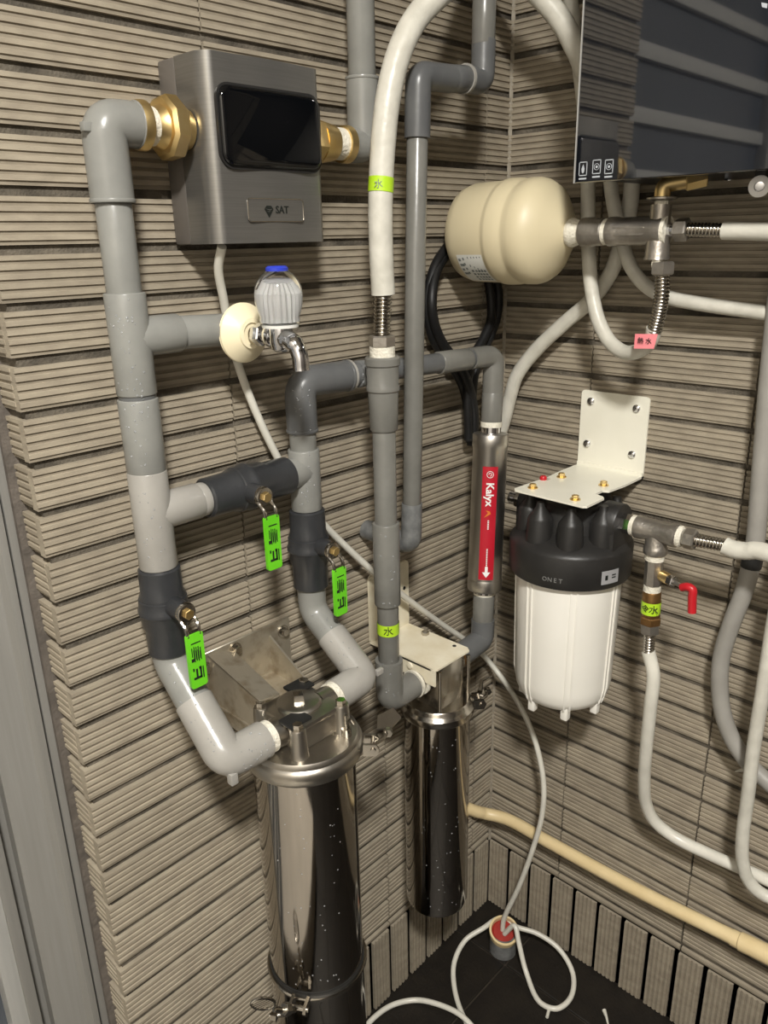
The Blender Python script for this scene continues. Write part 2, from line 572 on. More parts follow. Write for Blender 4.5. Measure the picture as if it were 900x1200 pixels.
MB().box((-.9250, .069, 0), (-.9055, .12, TOP), .001).build('stile', M['alu_light'], door)
MB().box((-1.76, .064, 0), (-1.70, .12, TOP), .001).build('stile', M['alu'], door)
for k in range(20):
    z = .038 + .12 * k
    g = MB().box((-1.702, .094, z + .028), (-.924, .099, z + .121)).build('glass_pane', M['dark_glass'], door, smooth=0)
    MB().box((-1.702, .080, z), (-.924, .110, z + .03), .001).build('rail', M['alu_light'], door)
struct(MB().box((-2.0, .06, 0), (-1.755, .16, TOP)).build('wall_door_side', M['plaster'], smooth=0))
struct(MB().box((-1.76, .13, 0), (-.80, .16, TOP)).build('trim_1', M['case'], smooth=0))

struct(MB().box((-1.99, -.80, 0), (-.95, .04, .15), .004).build('added_bounce_step', M['plaster']))  # unseen pale step, added for the steel canister's reflection and bounce light

# ceiling lamp
lamp = thing('ceiling_lamp', LAMP_AT, 'round white ceiling lamp under the ceiling behind the camera', 'lamp')
MB().lathe([(0, .14), (.012, .15), (.058, .15), (.060, .0)], LAMP_AT, (0, 0, 1), 40).build('base', M['plaster'], lamp)
MB().lathe([(-.055, 0), (-.052, .06), (-.04, .11), (-.015, .135), (0, .138), (0, .0)], LAMP_AT, (0, 0, 1), 40).build('diffuser', M['lamp_white'], lamp)

# ------------------------------------------------------------------ meter box on the left wall
mx0, mx1, mz0, mz1, mfd = -.617, -.463, 1.376, 1.552, .080
meter = thing('water_meter', (-.54, 0, mz0), 'grey box water meter with a black glass window screwed to the left wall', 'water meter')
MB().box((mx0, -.030, mz0), (mx1, 0, mz1), .004).build('back_shell', M['box_back'], meter)
# front housing: rounded in plan, slightly convex front
plan = [(mx0 + .0005, -.0305)]
for k in range(9):
    a = math.radians(180 + 80 * k / 8)
    plan.append((mx0 + .016 + .0155 * math.cos(a), -mfd + .021 + .020 * math.sin(a)))
for k in range(1, 8):
    t = k / 8
    plan.append((mx0 + .021 + (mx1 - mx0 - .040) * t, -mfd + .004 - .005 * math.sin(PI * t)))
for k in range(7):
    a = math.radians(275 + 85 * k / 6)
    plan.append((mx1 - .012 + .0115 * math.cos(a), -mfd + .015 + .0115 * math.sin(a)))
plan.append((mx1 - .0005, -.0305))
hb = MB()
hb.prism([(x, y, mz0 + .0005) for x, y in plan], (0, 0, mz1 - mz0 - .001))
hb.build('housing', M['box_front'], meter, smooth=35)
win = [(x, z) for x, z in rrect(-.5385, 1.4865, .131, .074, .013, 6)]
wb = MB()
loops = []
for dy, ins in ((.006, 0), (-.001, 0), (-.0030, .0006), (-.0046, .0018), (-.0056, .0034), (-.0061, .0052)):
    loops.append([wb.bm.verts.new((x, -mfd + dy, z)) for x, z in rrect(-.5385, 1.4865, .131 - 2 * ins, .074 - 2 * ins, .013 - ins, 7)])
for A, B in zip(loops, loops[1:]):
    for k in range(len(A)):
        wb.bm.faces.new((A[k], A[(k + 1) % len(A)], B[(k + 1) % len(A)], B[k]))
wb.bm.faces.new(loops[-1])
wb.bm.faces.new(list(reversed(loops[0])))
win_o = wb.build('display_window', M['black_glass'], meter, smooth=50)
MB().prism([(x, -mfd + .0062, z) for x, z in rrect(-.5385, 1.4865, .135, .078, .015, 6)], (0, -.0075, 0)).build('bezel', M['black_plastic'], win_o)
logo = MB().prism([(x, -mfd + .006, z) for x, z in rrect(-.5395, 1.409, .074, .0215, .003, 3)], (0, -.0073, 0)).build('logo_plate', M['box_front'], meter)
rim = MB()
rim.tube([(x, -mfd - .0013, z) for x, z in rrect(-.5395, 1.409, .075, .0225, .0034, 4)], .0006, 6, closed=True)
rim.build('rim', M['steel'], logo)
text_mesh('SAT', .0105, M['black_print'], 'lettering', logo, (-.5320, -mfd - .0015, 1.4092), (1, 0, 0), (0, 0, 1), bold=.0002)
em = MB()
em.prism([(-0.5530, -mfd - .0014, 1.4135), (-0.5560, -mfd - .0014, 1.410), (-0.5500, -mfd - .0014, 1.4015), (-0.5440, -mfd - .0014, 1.410), (-0.5470, -mfd - .0014, 1.4135)], (0, -.0004, 0))
em.build('emblem', M['black_print'], logo, smooth=0)
em2 = MB()
em2.prism([(-0.5550, -mfd - .0019, 1.4104), (-0.5490, -mfd - .0019, 1.4088), (-0.5457, -mfd - .0019, 1.4102), (-0.5490, -mfd - .0019, 1.4096)], (0, -.0003, 0))
em2.prism([(-0.5530, -mfd - .0019, 1.4080), (-0.5500, -mfd - .0019, 1.4072), (-0.5477, -mfd - .0019, 1.4082), (-0.5500, -mfd - .0019, 1.4078)], (0, -.0003, 0))
em2.build('emblem_line', M['box_front'], logo, smooth=0)
PD, PZ = .043, 1.485

# ------------------------------------------------------------------ left riser (feeds the meter)
LX = -.707
riser = thing('pvc_pipe', (LX, -PD, 1.04), 'long grey upright pipe run leftmost on the wall, bent at the top into the meter', 'pipe')
def P3(x, z, d=PD):
    return V((x, -d, z))
elbow(P3(LX, 1.415), P3(LX, PZ), P3(-.671, PZ), .0205, M['pvc'], riser, rad=.014)
MB().box((LX - .0245, -PD - .010, PZ - .010), (LX - .012, -PD - .002, PZ - .002), .001).build('moulding_tab', M['pvc'], riser)
br = MB().lathe([(0, .0215), (.004, .0225), (.009, .0225), (.009, .019), (.0092, .018)], P3(-.674, PZ), (1, 0, 0), 28).build('brass_ring', M['brass'], riser)
MB().lathe([(0, .0185), (.010, .0175)], P3(-.666, PZ), (1, 0, 0), 24).build('thread_tape', M['tape'], riser)
nut = MB().lathe([(0, .0165), (.004, .0175), (.010, .0200), (.014, .0225), (.022, .0225), (.040, .0190)], P3(-.658, PZ), (1, 0, 0), 28)
nut.hexa(P3(-.647, PZ), P3(-.628, PZ), .0300, 8)
nut.build('brass_union_nut', M['brass'], riser)
straight(P3(LX, 1.30), P3(LX, 1.42), .0172, 'pipe_length', M['pvc'], riser)
tee(P3(LX, 1.232), P3(LX, 1.333), P3(-.652, 1.289), .0205, M['pvc'], riser)
straight(P3(-.655, 1.289), P3(-.576, 1.286), .0175, 'pipe_length', M['pvc'], riser)
MB().cyl(P3(LX, 1.222), P3(LX, 1.236), .0190, 24).build('pipe_length', M['pvc_dark'], riser)
straight(P3(LX, 1.150), P3(LX, 1.228), .0208, 'coupling', M['pvc'], riser)
tee(P3(LX, 1.040), P3(LX, 1.151), P3(-.650, 1.102), .0210, M['pvc_light'], riser)

# ------------------------------------------------------------------ valves
def ball_valve(a, b, stem, label, ring_at=.42, hang=(0, 0, -1)):
    """charcoal valve from a to b, lever on the room side at fraction stem, lever hangs down"""
    a, b = V(a), V(b)
    L = (b - a).length
    ax = (b - a).normalized()
    t = thing('ball_valve', a, label, 'valve', 'green-handled ball valves on the grey pipes')
    r = .0232
    prof = [(0, r - .002), (.002, r), (L * .28, r * 1.02), (L * .31, r * 1.10), (L * .34, r * 1.10), (L * .35, r * 1.16), (L * .44, r * 1.18), (L * .46, r * 1.24), (L * .50, r * 1.24),
            (L * .52, r * 1.16), (L * .66, r * 1.12), (L * .70, r * 1.02), (L - .002, r), (L, r - .002)]
    MB().lathe(prof, a, ax, 32).build('body', M['valve'], t)
    c = a + ax * L * stem
    out = V((0, -1, 0))
    MB().cyl(c + out * .018, c + out * .044, .0125, 20, r1=.0105).build('stem_neck', M['valve'], t)
    h = c + out * .045
    hd = V(hang)
    side = hd.cross(out).normalized()
    # steel lever: eye plate, two straps that bend outward
    lv = MB()
    lv.lathe([(-.0015, .0118), (.0015, .0118), (.004, .0105), (.0045, .006)], h, out, 20)
    for sgn in (-1, 1):
        pts = [h + side * sgn * .0085 + out * .001, h + side * sgn * .0085 + hd * .007 + out * .003, h + side * sgn * .0078 + hd * .014 + out * .010, h + side * sgn * .0075 + hd * .024 + out * .012]
        lv.tube(smooth_path(pts, 4), .0022, 8)
    g0 = h + hd * .018 + out * .0115
    lv.prism([g0 + side * -.0092 - out * .001, g0 + side * .0092 - out * .001, g0 + side * .0092 + hd * .012 - out * .001, g0 - side * .0092 + hd * .012 - out * .001], out * .002)
    lv.build('lever', M['steel'], t)
    MB().hexa(h + out * .003, h + out * .009, .0062).build('stem_nut', M['brass'], t)
    pts = [g0 + side * x + hd * (.002 + .034 - y) for x, y in rrect(0, 0, .0205, .066, .003, 3)]
    gm = MB().prism([p - out * .0022 for p in pts], out * .0044)
    grip = gm.build('grip', M['green'], t)
    f = out * .0024
    pr = MB()
    def bar(x0, x1, y0, y1):
        pr.prism([g0 + f + side * x + hd * y for x, y in ((x0, y0), (x1, y0), (x1, y1), (x0, y1))], out * .0003)
    bar(-.0060, .0060, .0135, .0147)
    for k, (y0, y1) in enumerate(((.021, .036), (.019, .037), (.019, .036), (.018, .037))):
        x = -.0055 + k * .0026
        bar(x, x + .0011, y0, y1)
        bar(x + .0013, x + .0017, y0 + .004, y1 - .002)
    bar(.0052, .0062, .019, .030)
    bar(.0040, .0072, .032, .036)
    pr.build('small_print', M['black_print'], grip, smooth=0)['kind'] = 'stuff'
    lg = MB()
    def bar2(x0, x1, y0, y1):
        lg.prism([g0 + f + side * x + hd * y for x, y in ((x0, y0), (x1, y0), (x1, y1), (x0, y1))], out * .0004)
    bar2(-.0040, .0066, .0555, .0580)
    bar2(-.0040, -.0018, .0455, .0580)
    bar2(.0010, .0032, .0455, .0555)
    bar2(.0050, .0068, .0440, .0475)
    bar2(-.0040, -.0010, .0440, .0468)
    bar2(-.0066, -.0054, .0450, .0590)
    lg.build('logo_mark', M['black_print'], grip, smooth=0)
    return t

ball_valve(P3(LX, 1.040), P3(LX, .934), .40, 'ball valve lowest and leftmost of three, on the left riser above its bend')
ball_valve(P3(-.640, 1.102), P3(-.517, 1.102), .40, 'ball valve lying sideways on the short crosspipe between two risers', hang=(0, 0, -1))
MIDX = -.489
ball_valve(P3(MIDX, 1.050), P3(MIDX, .940), .42, 'ball valve on the middle riser, right of the other two valves')

# lower left pipe to the big filter
F1 = V((-.597, -.140, 0))
FZ1 = .832
low = thing('pvc_pipe', (LX, -.14, .80), 'grey pipe bending from the left valve into the large steel filter', 'pipe')
eb = (LX, -.140, FZ1)
c45 = (LX, -PD, .922)
MB().tube(bend((LX, -PD, .945), c45, lerp(c45, eb, .45), .03), .0205, 24).build('bend', M['pvc'], low)
MB().tube(bend(lerp(c45, eb, .42), eb, (-.656, -.140, FZ1), .016), .0222, 24).build('elbow', M['pvc_light'], low)
MB().box((LX - .008, -.158, FZ1 - .022), (LX + .001, -.149, FZ1 - .008), .001).build('moulding_tab', M['pvc_light'], low)
MB().cyl((-.657, -.140, FZ1), (-.646, -.140, FZ1), .0196, 24).build('thread_tape', M['tape'], low)

# middle riser, upper crossing
loop = thing('pvc_pipe', (MIDX, -PD, 1.05), 'grey pipe run from the middle valve up and across to the right', 'pipe')
UZ = 1.214
tee(P3(MIDX, 1.050), P3(MIDX, 1.130), P3(-.535, 1.102), .0200, M['pvc'], loop)
straight(P3(-.530, 1.102), P3(-.512, 1.102), .0175, 'pipe_length', M['pvc'], loop)
straight(P3(MIDX, 1.125), P3(MIDX, 1.160), .0170, 'pipe_length', M['pvc'], loop)
KT = V((-.135, -.078, 1.209))
e0 = V((MIDX, -PD, UZ))
kd = (KT - e0).normalized()
elbow(P3(MIDX, 1.152), e0, e0 + kd * .075, .0195, M['pvc_dark'], loop)
straight(e0 + kd * .07, KT - kd * .03, .0140, 'pipe_length', M['pvc_dark'], loop)
MB().cyl(e0 + kd * .073, e0 + kd * .078, .0203, 24).build('glue_ring', M['pvc_light'], loop)
straight(KT - kd * .118, KT - kd * .058, .0160, 'coupling', M['pvc_mid'], loop)
KB = V((-.176, -.098, .770))
kv = (KB - KT).normalized()
MB().tube(bend(KT - kd * .052, KT, KT + kv * .062, .016), .0158, 24).build('elbow', M['pvc_mid'], loop)
straight(KT + kv * .055, KT + kv * .104, .0160, 'coupling', M['pvc_mid'], loop)
straight(e0 + kd * .09, e0 + kd * .135, .0175, 'coupling', M['pvc_dusty'], loop)

# bypass stub between left riser tee and valve
st = thing('pvc_pipe', (-.652, -PD, 1.08), 'short grey pipe stub joining the left riser to the sideways valve', 'pipe')
straight(P3(-.6505, 1.102), P3(-.6395, 1.102), .0195, 'pipe_length', M['pvc_light'], st)

# middle lower pipe to the big filter right side
FR = V((MIDX, -.138, .838))
midlow = thing('pvc_pipe', (MIDX, -.138, .80), 'grey pipe bending from the middle valve into the large steel filter', 'pipe')
c46 = V((MIDX, -PD, .905))
MB().tube(bend((MIDX, -PD, .95), c46, lerp(c46, FR, .42), .03), .0190, 24).build('bend', M['pvc'], midlow)
MB().tube(bend(lerp(c46, FR, .38), FR, (-.541, -.139, .836), .015), .0208, 24).build('elbow', M['pvc_light'], midlow)
MB().box((MIDX + .018, -.146, .834), (MIDX + .030, -.140, .842), .001).build('moulding_tab', M['pvc_light'], midlow)
MB().cyl((-.540, -.139, .836), (-.550, -.139, .836), .0190, 24).build('thread_tape', M['tape'], midlow)

# pipe right of the meter
rt = thing('pvc_pipe', (-.37, -PD, 1.47), 'grey pipe leaving the right side of the meter and rising out of the picture', 'pipe')
RX = -.366
elbow(P3(RX, 1.560), P3(RX, PZ), P3(-.395, PZ), .0195, M['pvc'], rt, rad=.012)
straight(P3(RX, 1.55), P3(RX + .002, 2.42), .0165, 'pipe_length', M['pvc'], rt)
MB().lathe([(0, .0205), (.006, .021), (.010, .021)], P3(-.4045, PZ), (1, 0, 0), 28).build('brass_ring', M['brass'], rt)
MB().cyl(P3(-.420, PZ), P3(-.404, PZ), .0178, 24).build('thread_tape', M['tape'], rt)
n2 = MB().hexa(P3(-.4635, PZ), P3(-.442, PZ), .0260, 6)
n2.lathe([(0, .0235), (.012, .0215), (.024, .0195)], P3(-.444, PZ), (1, 0, 0), 24)
n2.build('brass_union_nut', M['brass'], rt)

# tall pipe behind the hose riser
BD = .093
back = thing('pvc_pipe', (-.345, -BD, .96), 'tall thin grey pipe behind the hose riser, stepped sideways near the top', 'pipe')
BX, BT = -.322, 1.560
bt2 = V((-.196, -BD, 1.566))
bb = V((-.343, -BD, .970))
btop = V((BX, -BD, BT))
bv = (bb - btop).normalized()
MB().tube(bend(btop + bv * .068, btop, btop + V((.060, 0, .003)), .014), .0158, 24).build('elbow', M['pvc_dark'], back)
straight(btop + bv * .066, bb - bv * .05, .0130, 'pipe_length', M['pvc_mid'], back)
straight(btop + V((.058, 0, .003)), bt2 - V((.036, 0, 0)), .0155, 'coupling', M['pvc_dark'], back)
MB().cyl(bt2 - V((.038, 0, 0)), bt2 - V((.034, 0, 0)), .0175, 24).build('glue_ring', M['pvc_light'], back)
MB().tube(bend(bt2 - V((.035, 0, 0)), bt2, bt2 + V((.001, 0, .048)), .014), .0155, 24).build('elbow', M['pvc_dark'], back)
straight(bt2 + V((0, 0, .046)), bt2 + V((.004, 0, .85)), .0130, 'pipe_length', M['pvc_mid'], back)
straight(bt2 + V((0, 0, .042)), bt2 + V((.001, 0, .105)), .0150, 'coupling', M['pvc_mid'], back)
MB().tube(bend(bb - bv * .060, bb, bb + V((0, .089, 0)), .014), .0145, 24).build('elbow', M['pvc_dusty'], back)

# ------------------------------------------------------------------ faucet
FA = V((-.579, -.062, 1.283))
fau = thing('faucet', (-.588, -.05, 1.26), 'chrome tap with a clear knob and blue cap on an ivory flange', 'faucet')
fd = V((.03, -1, 0)).normalized()
MB().lathe([(-.004, .0325), (-.003, .0320), (-.001, .0325), (.000, .0318), (.0105, .0165), (.0125, .0160), (.0130, .0120), (.0110, .0115), (.0110, .0)], FA, fd, 40).build('wall_flange', M['flange_plastic'], fau, smooth=25)
body = MB()
body.cyl(FA + fd * .015, FA + fd * .040, .0082, 20)
body.hexa(FA + fd * .020, FA + fd * .033, .0122)
body.lathe([(0, .0105), (.004, .0125), (.010, .0125)], FA + fd * .040, fd, 20)
sp = FA + fd * .060
body.lathe([(-.016, .006), (-.013, .0105), (-.005, .0125), (.006, .0125), (.014, .0118), (.016, .0110)], sp, (0, 0, 1), 24)
body.tube(smooth_path([FA + fd * .045, sp + V((0, 0, -.002)), sp + fd * .012 + V((0, 0, -.003)), sp + fd * .023 + V((0, 0, -.009)), sp + fd * .028 + V((0, 0, -.019)), sp + fd * .029 + V((0, 0, -.033))], 6), [.0110] * 12 + [.0100] * 6 + [.0088] * 12 + [.0090], 18)
body.build('tap_body', M['chrome'], fau)
kb = sp + V((0, 0, .014))
kn = MB()
seg = 48
prof = [(0, .0205), (.004, .0212), (.006, .0205), (.012, .0228), (.020, .0248), (.028, .0254), (.036, .0244), (.043, .0215), (.0485, .0165), (.0515, .0125), (.0525, .0105)]
kn.lathe(prof, kb, (0, 0, 1), seg)
for v in kn.bm.verts:
    d = v.co - kb
    if .007 < d.z < .048:
        a = math.atan2(d.y, d.x)
        s = 1 - .012 * (.5 + .5 * math.cos(a * 12))
        v.co.x, v.co.y = kb.x + d.x * s, kb.y + d.y * s
kn.build('knob', M['crystal'], fau, smooth=60)
MB().lathe([(0, .0192), (.003, .0197), (.0035, .0)], kb - V((0, 0, .0045)), (0, 0, 1), 32).build('knob_ring', M['paper'], fau)
core = MB().lathe([(0, .0165), (.028, .0160), (.037, .0105), (.039, .0)], kb + V((0, 0, .001)), (0, 0, 1), 40)
for v in core.bm.verts:
    d = v.co - kb
    a = math.atan2(d.y, d.x)
    s = 1 + .06 * math.cos(a * 20)
    v.co.x, v.co.y = kb.x + d.x * s, kb.y + d.y * s
core.build('knob_core', M['paper'], fau, smooth=20)
MB().lathe([(0, .0118), (.003, .0118), (.005, .0095), (.0055, .0)], kb + V((0, 0, .0520)), (0, 0, 1), 24).build('cap', M['blue'], fau)

# ------------------------------------------------------------------ large steel filter
def clamp_latch(mb, c, outdir, side, k=1.0):
    """over-centre latch: two blocks, bolt and lever"""
    o, s = V(outdir).normalized(), V(side).normalized()
    u = V((0, 0, 1))
    for q in (-1, 1):
        mb.prism([c + s * (q * .008) + o * a + u * b for a, b in ((0, -.008), (.016, -.008), (.020, 0), (.016, .008), (0, .008))], s * (q * .004))
    mb.cyl(c + o * .012 - s * .014, c + o * .012 + s * .014, .0035, 12)
    mb.tube([c + o * .010, c + o * .024 + s * .012, c + o * .030 + s * .032], .003, 10)
    mb.cyl(c + o * .030 + s * .022, c + o * .030 + s * .030, .0058, 6)

f1 = thing('stainless_filter', (F1.x, F1.y, .10), 'large polished steel filter canister with a boxy cast head below the two bent pipes', 'water filter')
body_top = .798
MB().lathe([(.457, .0628), (.462, .0632), (body_top, .0632), (body_top, 0)], (F1.x, F1.y, 0), (0, 0, 1), 64).build('canister', M['steel_polish'], f1)
MB().lathe([(.06, .0), (.06, .050), (.075, .0628), (.437, .0640), (.445, .0645), (.447, .0)], (F1.x, F1.y, 0), (0, 0, 1), 64).build('lower_bowl', M['steel_polish'], f1)
MB().lathe([(.447, .060), (.447, .0672), (.4505, .0684), (.454, .0672), (.454, .060)], (F1.x, F1.y, 0), (0, 0, 1), 64, caps=False).build('bowl_lip', M['steel'], f1)
MB().lathe([(.4535, .055), (.4535, .0642), (.4595, .0642), (.4595, .055)], (F1.x, F1.y, 0), (0, 0, 1), 64, caps=False).build('gasket', M['rubber'], f1)
lid = MB()
lid.lathe([(body_top - .012, .0640), (body_top - .012, .0715), (body_top - .008, .0735), (body_top + .002, .0735), (body_top + .006, .0715), (body_top + .008, .0690), (body_top + .012, .0685), (body_top + .015, .0665), (body_top + .015, .0)], (F1.x, F1.y, 0), (0, 0, 1), 64)
lid_o = lid.build('lid_clamp_ring', M['cast'], f1)
hz0, hz1 = body_top + .013, .850
hw = .034
head = MB()
head.box((F1.x - hw, F1.y - hw, hz0), (F1.x + hw, F1.y + hw, hz1 - .004), .010, 4)
for sx in (-1, 1):
    for sy in (-1, 1):
        head.lathe([(0, .0125), (.004, .0108), (hz1 - hz0 - .002, .0095), (hz1 - hz0, .0085), (hz1 - hz0, 0)], (F1.x + sx * .034, F1.y + sy * .034, hz0), (0, 0, 1), 20)
for sx in (-1, 1):
    head.lathe([(0, .0185), (.012, .0180), (.022, .0175), (.022, .0)], (F1.x + sx * .026, F1.y, FZ1 - (.001 if sx < 0 else -.004)), (sx, 0, 0), 28)
head.box((F1.x - .0365, F1.y - .0365, hz1 - .008), (F1.x + .0365, F1.y + .0365, hz1), .004, 2)
head.build('cast_head', M['cast'], f1)
MB().lathe([(0, .0275), (.003, .0275), (.005, .0255), (.006, .0235), (.0065, .0)], (F1.x, F1.y + .004, hz1 - .001), (0, 0, 1), 36).build('plug', M['cast'], f1)
MB().lathe([(0, .0085), (.009, .0078), (.0095, .0)], (F1.x, F1.y + .004, hz1 + .005), (0, 0, 1), 4, PI / 4 + .2).build('square_key', M['steel'], f1)
for sx in (-1, 1):
    for sy in (-1, 1):
        b = MB().hexa((F1.x + sx * .034, F1.y + sy * .034, hz1 - .001), (F1.x + sx * .034, F1.y + sy * .034, hz1 + .006), .0065)
        b.build('bolt', M['steel'], f1)
pin = MB()
pc = V((F1.x + .030, F1.y - .046, body_top + .013))
pin.cyl(pc, pc + V((0, 0, .012)), .0062, 16)
pin.cyl(pc + V((0, 0, .010)), pc + V((0, 0, .030)), .0022, 10)
pin.tube([pc + V((.0005, 0, .014)), pc + V((.006, -.001, .022)), pc + V((.011, -.002, .014))], .0024, 8)
pin.build('bleed_valve', M['steel'], f1)
lt = MB()
clamp_latch(lt, V((F1.x + .050, F1.y - .054, body_top - .006)), (.68, -.73, 0), (.73, .68, 0))
lt.build('lid_latch', M['steel'], f1)
MB().prism([V((F1.x + .082, F1.y - .046, body_top - .006)) + V(p) for p in ((0, 0, 0), (.016, .014, .006), (.046, .014, .003), (.042, -.003, -.002), (.018, -.008, -.003))], (0, 0, .0025)).build('latch_lever', M['cast'], f1)
lb = MB()
lc = V((F1.x - .058, F1.y - .034, .451))
clamp_latch(lb, lc, (-.86, -.5, 0), (-.5, .86, 0))
lo = V((-.80, -.1, .35)).normalized()
lb.tube([lc + V((-.016, -.006, .002)), lc + V((-.030, -.004, .012)), lc + V((-.044, -.002, .026))], .0038, 10)
lb.hexa(lc + V((-.024, -.004, .009)), lc + V((-.032, -.004, .016)), .008)
lb.build('bowl_latch', M['steel'], f1)
loop_c = lc + V((-.058, .000, .046))
lp = MB()
ring = []
for k in range(20):
    a = 2 * PI * k / 20
    ring.append(loop_c + V((-.55, 0, .83)) * (.020 * math.cos(a)) + V((.66, -.6, .44)) * (.0125 * math.sin(a)))
lp.tube(ring, .0018, 8, closed=True)
for k in range(1, 5):
    t = -0.7 + .28 * k
    p = loop_c + V((-.55, 0, .83)) * (.018 * t)
    q = V((.66, -.6, .44)) * .0115 * math.sqrt(max(.05, 1 - t * t))
    lp.tube([p - q, p + q], .0011, 6)
lp.build('wire_loop', M['steel'], f1)
# wall bracket of the filter
bk = MB()
bk.box((-.652, -.004, .792), (-.499, 0, .886), .0012, 1)
bk_o = bk.build('wall_bracket', M['steel_dirty'], f1)
MB().prism([(-.634, 0, .882), (-.634, -.108, .858), (-.634, -.108, .812), (-.634, -.078, .792), (-.634, 0, .794)], (.003, 0, 0)).build('gusset', M['steel_dirty'], bk_o)
MB().prism([(-.536, 0, .872), (-.536, -.074, .832), (-.536, -.080, .814), (-.536, -.060, .808), (-.536, 0, .800)], (.003, 0, 0)).build('gusset', M['steel_dirty'], bk_o)
MB().prism([(-.634, -.004, .880), (-.634, -.108, .857), (-.604, -.108, .853), (-.596, -.004, .872)], (0, 0, .0025)).build('flange', M['steel_dirty'], bk_o)
MB().prism([(-.636, -.004, .812), (-.636, -.112, .812), (-.536, -.112, .812), (-.536, -.004, .812)], (0, 0, .003)).build('shelf', M['steel_dirty'], bk_o)
for x, z in ((-.512, .868), (-.592, .874), (-.640, .866)):
    sb = MB().lathe([(0, .009), (.002, .009)], (x, -.004, z), (0, -1, 0), 18)
    sb.hexa((x, -.006, z), (x, -.012, z), .0062)
    sb.build('bolt', M['steel'], bk_o)
# black rubber pads over the head bolts
for (cx, cy) in ((-.026, -.020), (.024, .032)):
    MB().box((F1.x + cx - .016, F1.y + cy - .012, hz1 - .0005), (F1.x + cx + .016, F1.y + cy + .012, hz1 + .0035), .0016, 2).build('rubber_pad', M['rubber'], f1)

# ------------------------------------------------------------------ small steel filter
F2 = V((-.294, -.100, 0))
f2 = thing('stainless_filter', (F2.x, F2.y, .30), 'slim polished steel filter canister in the corner under a cream bracket', 'water filter')
rz = .690
MB().lathe([(.300, .0), (.300, .040), (.306, .0510), (.312, .0522), (rz, .0522), (rz, 0)], (F2.x, F2.y, 0), (0, 0, 1), 56).build('canister', M['steel_polish'], f2)
MB().lathe([(rz - .012, .052), (rz - .012, .0568), (rz - .009, .0585), (rz + .000, .0585), (rz + .004, .0550), (rz + .006, .0530), (rz + .010, .0520), (rz + .012, .0500), (rz + .012, .0)], (F2.x, F2.y, 0), (0, 0, 1), 56).build('lid_clamp_ring', M['steel'], f2)
h2 = MB().box((F2.x - .030, F2.y - .030, rz + .010), (F2.x + .030, F2.y + .030, .772), .004, 2)
IZ2 = .748
for sx in (-1, 1):
    h2.lathe([(0, .0215), (.010, .0205), (.016, .0205), (.016, 0)], (F2.x + sx * .027, F2.y, IZ2), (sx, 0, 0), 24)
h2.cyl((F2.x + .034, F2.y - .034, rz + .012), (F2.x + .034, F2.y - .034, .772), .0028, 12)
h2.cyl((F2.x - .034, F2.y - .034, rz + .012), (F2.x - .034, F2.y - .034, .772), .0028, 12)
h2.build('cast_head', M['steel'], f2)
lt = MB()
clamp_latch(lt, V((F2.x + .044, F2.y - .036, rz - .004)), (.75, -.66, 0), (.66, .75, 0))
lt.build('lid_latch', M['steel'], f2)
MB().tube([V((F2.x + .066, F2.y - .034, rz + .002)), V((F2.x + .086, F2.y - .022, rz + .008)), V((F2.x + .104, F2.y - .030, rz + .012))], [.004, .003, .001], 8).build('latch_lever', M['steel'], f2)
bk2 = MB().prism([(x, 0, z) for x, z in rrect(-.296, .834, .090, .118, .008, 4)], (0, -.004, 0)).build('wall_bracket', M['cream_pale'], f2)
sh = MB()
sz = .776
sh.prism([(-.340, 0, sz), (-.252, 0, sz), (-.252, -.126, sz), (-.258, -.134, sz), (-.334, -.134, sz), (-.340, -.126, sz)], (0, 0, .003))
sh.build('shelf', M['cream_pale'], bk2)
MB().prism([(-.340, -.040, sz + .003), (-.340, -.134, sz + .003), (-.340, -.134, sz - .024), (-.340, -.040, sz - .022)], (.003, 0, 0)).build('lip', M['cream_pale'], bk2)
for (x, y) in ((-.264, -.050),):
    MB().hexa((x, y, sz + .003), (x, y, sz + .009), .0065).build('bolt', M['steel'], bk2)
MB().cyl((-.262, -.108, sz + .0028), (-.262, -.108, sz + .0034), .0032, 12).build('bolt_hole', M['rubber'], bk2)
MB().cyl((-.262, -.0038, .846), (-.262, -.0044, .846), .0032, 12).build('bolt_hole', M['rubber'], bk2)
MB().lathe([(0, .006), (.002, .005), (.003, 0)], (-.340, -.085, sz - .006), (-1, 0, 0), 16).build('rivet', M['cream_pale'], bk2)

# ------------------------------------------------------------------ hose riser into the small filter
HX, HD = -.401, .100
hr = thing('pvc_pipe', (HX, -HD, .74), 'grey upright pipe with a screwed socket and white hose on its top', 'pipe')
hb = V((HX, -HD, IZ2))
MB().tube(bend((HX, -HD, .812), hb, (-.352, -HD, IZ2), .014), .0200, 24).build('elbow', M['pvc_mid'], hr)
n3 = MB().cyl((-.352, -HD, IZ2), (-.336, -HD, IZ2), .0165, 20).build('pipe_nipple', M['iron'], hr)
for x in (-.350, -.338):
    MB().cyl((x, -HD, IZ2), (x + .004, -HD, IZ2), .0215, 24).build('thread_tape', M['tape'], hr)
straight((HX, -HD, .805), (HX, -HD, 1.20), .0150, 'pipe_length', M['pvc_mid'], hr)
straight((HX, -HD, .900), (HX, -HD, 1.020), .0182, 'coupling', M['pvc_mid'], hr)
MB().lathe([(1.146, .0165), (1.148, .0180), (1.196, .0195), (1.198, .0212), (1.203, .0212), (1.205, .0200), (1.228, .0205), (1.230, .0222), (1.238, .0222), (1.240, .0205), (1.240, .0)], (HX, -HD, 0), (0, 0, 1), 28).build('screwed_socket', M['pvc_mid'], hr)
MB().cyl((HX, -HD, 1.239), (HX, -HD, 1.252), .0160, 20).build('thread_tape', M['tape'], hr)
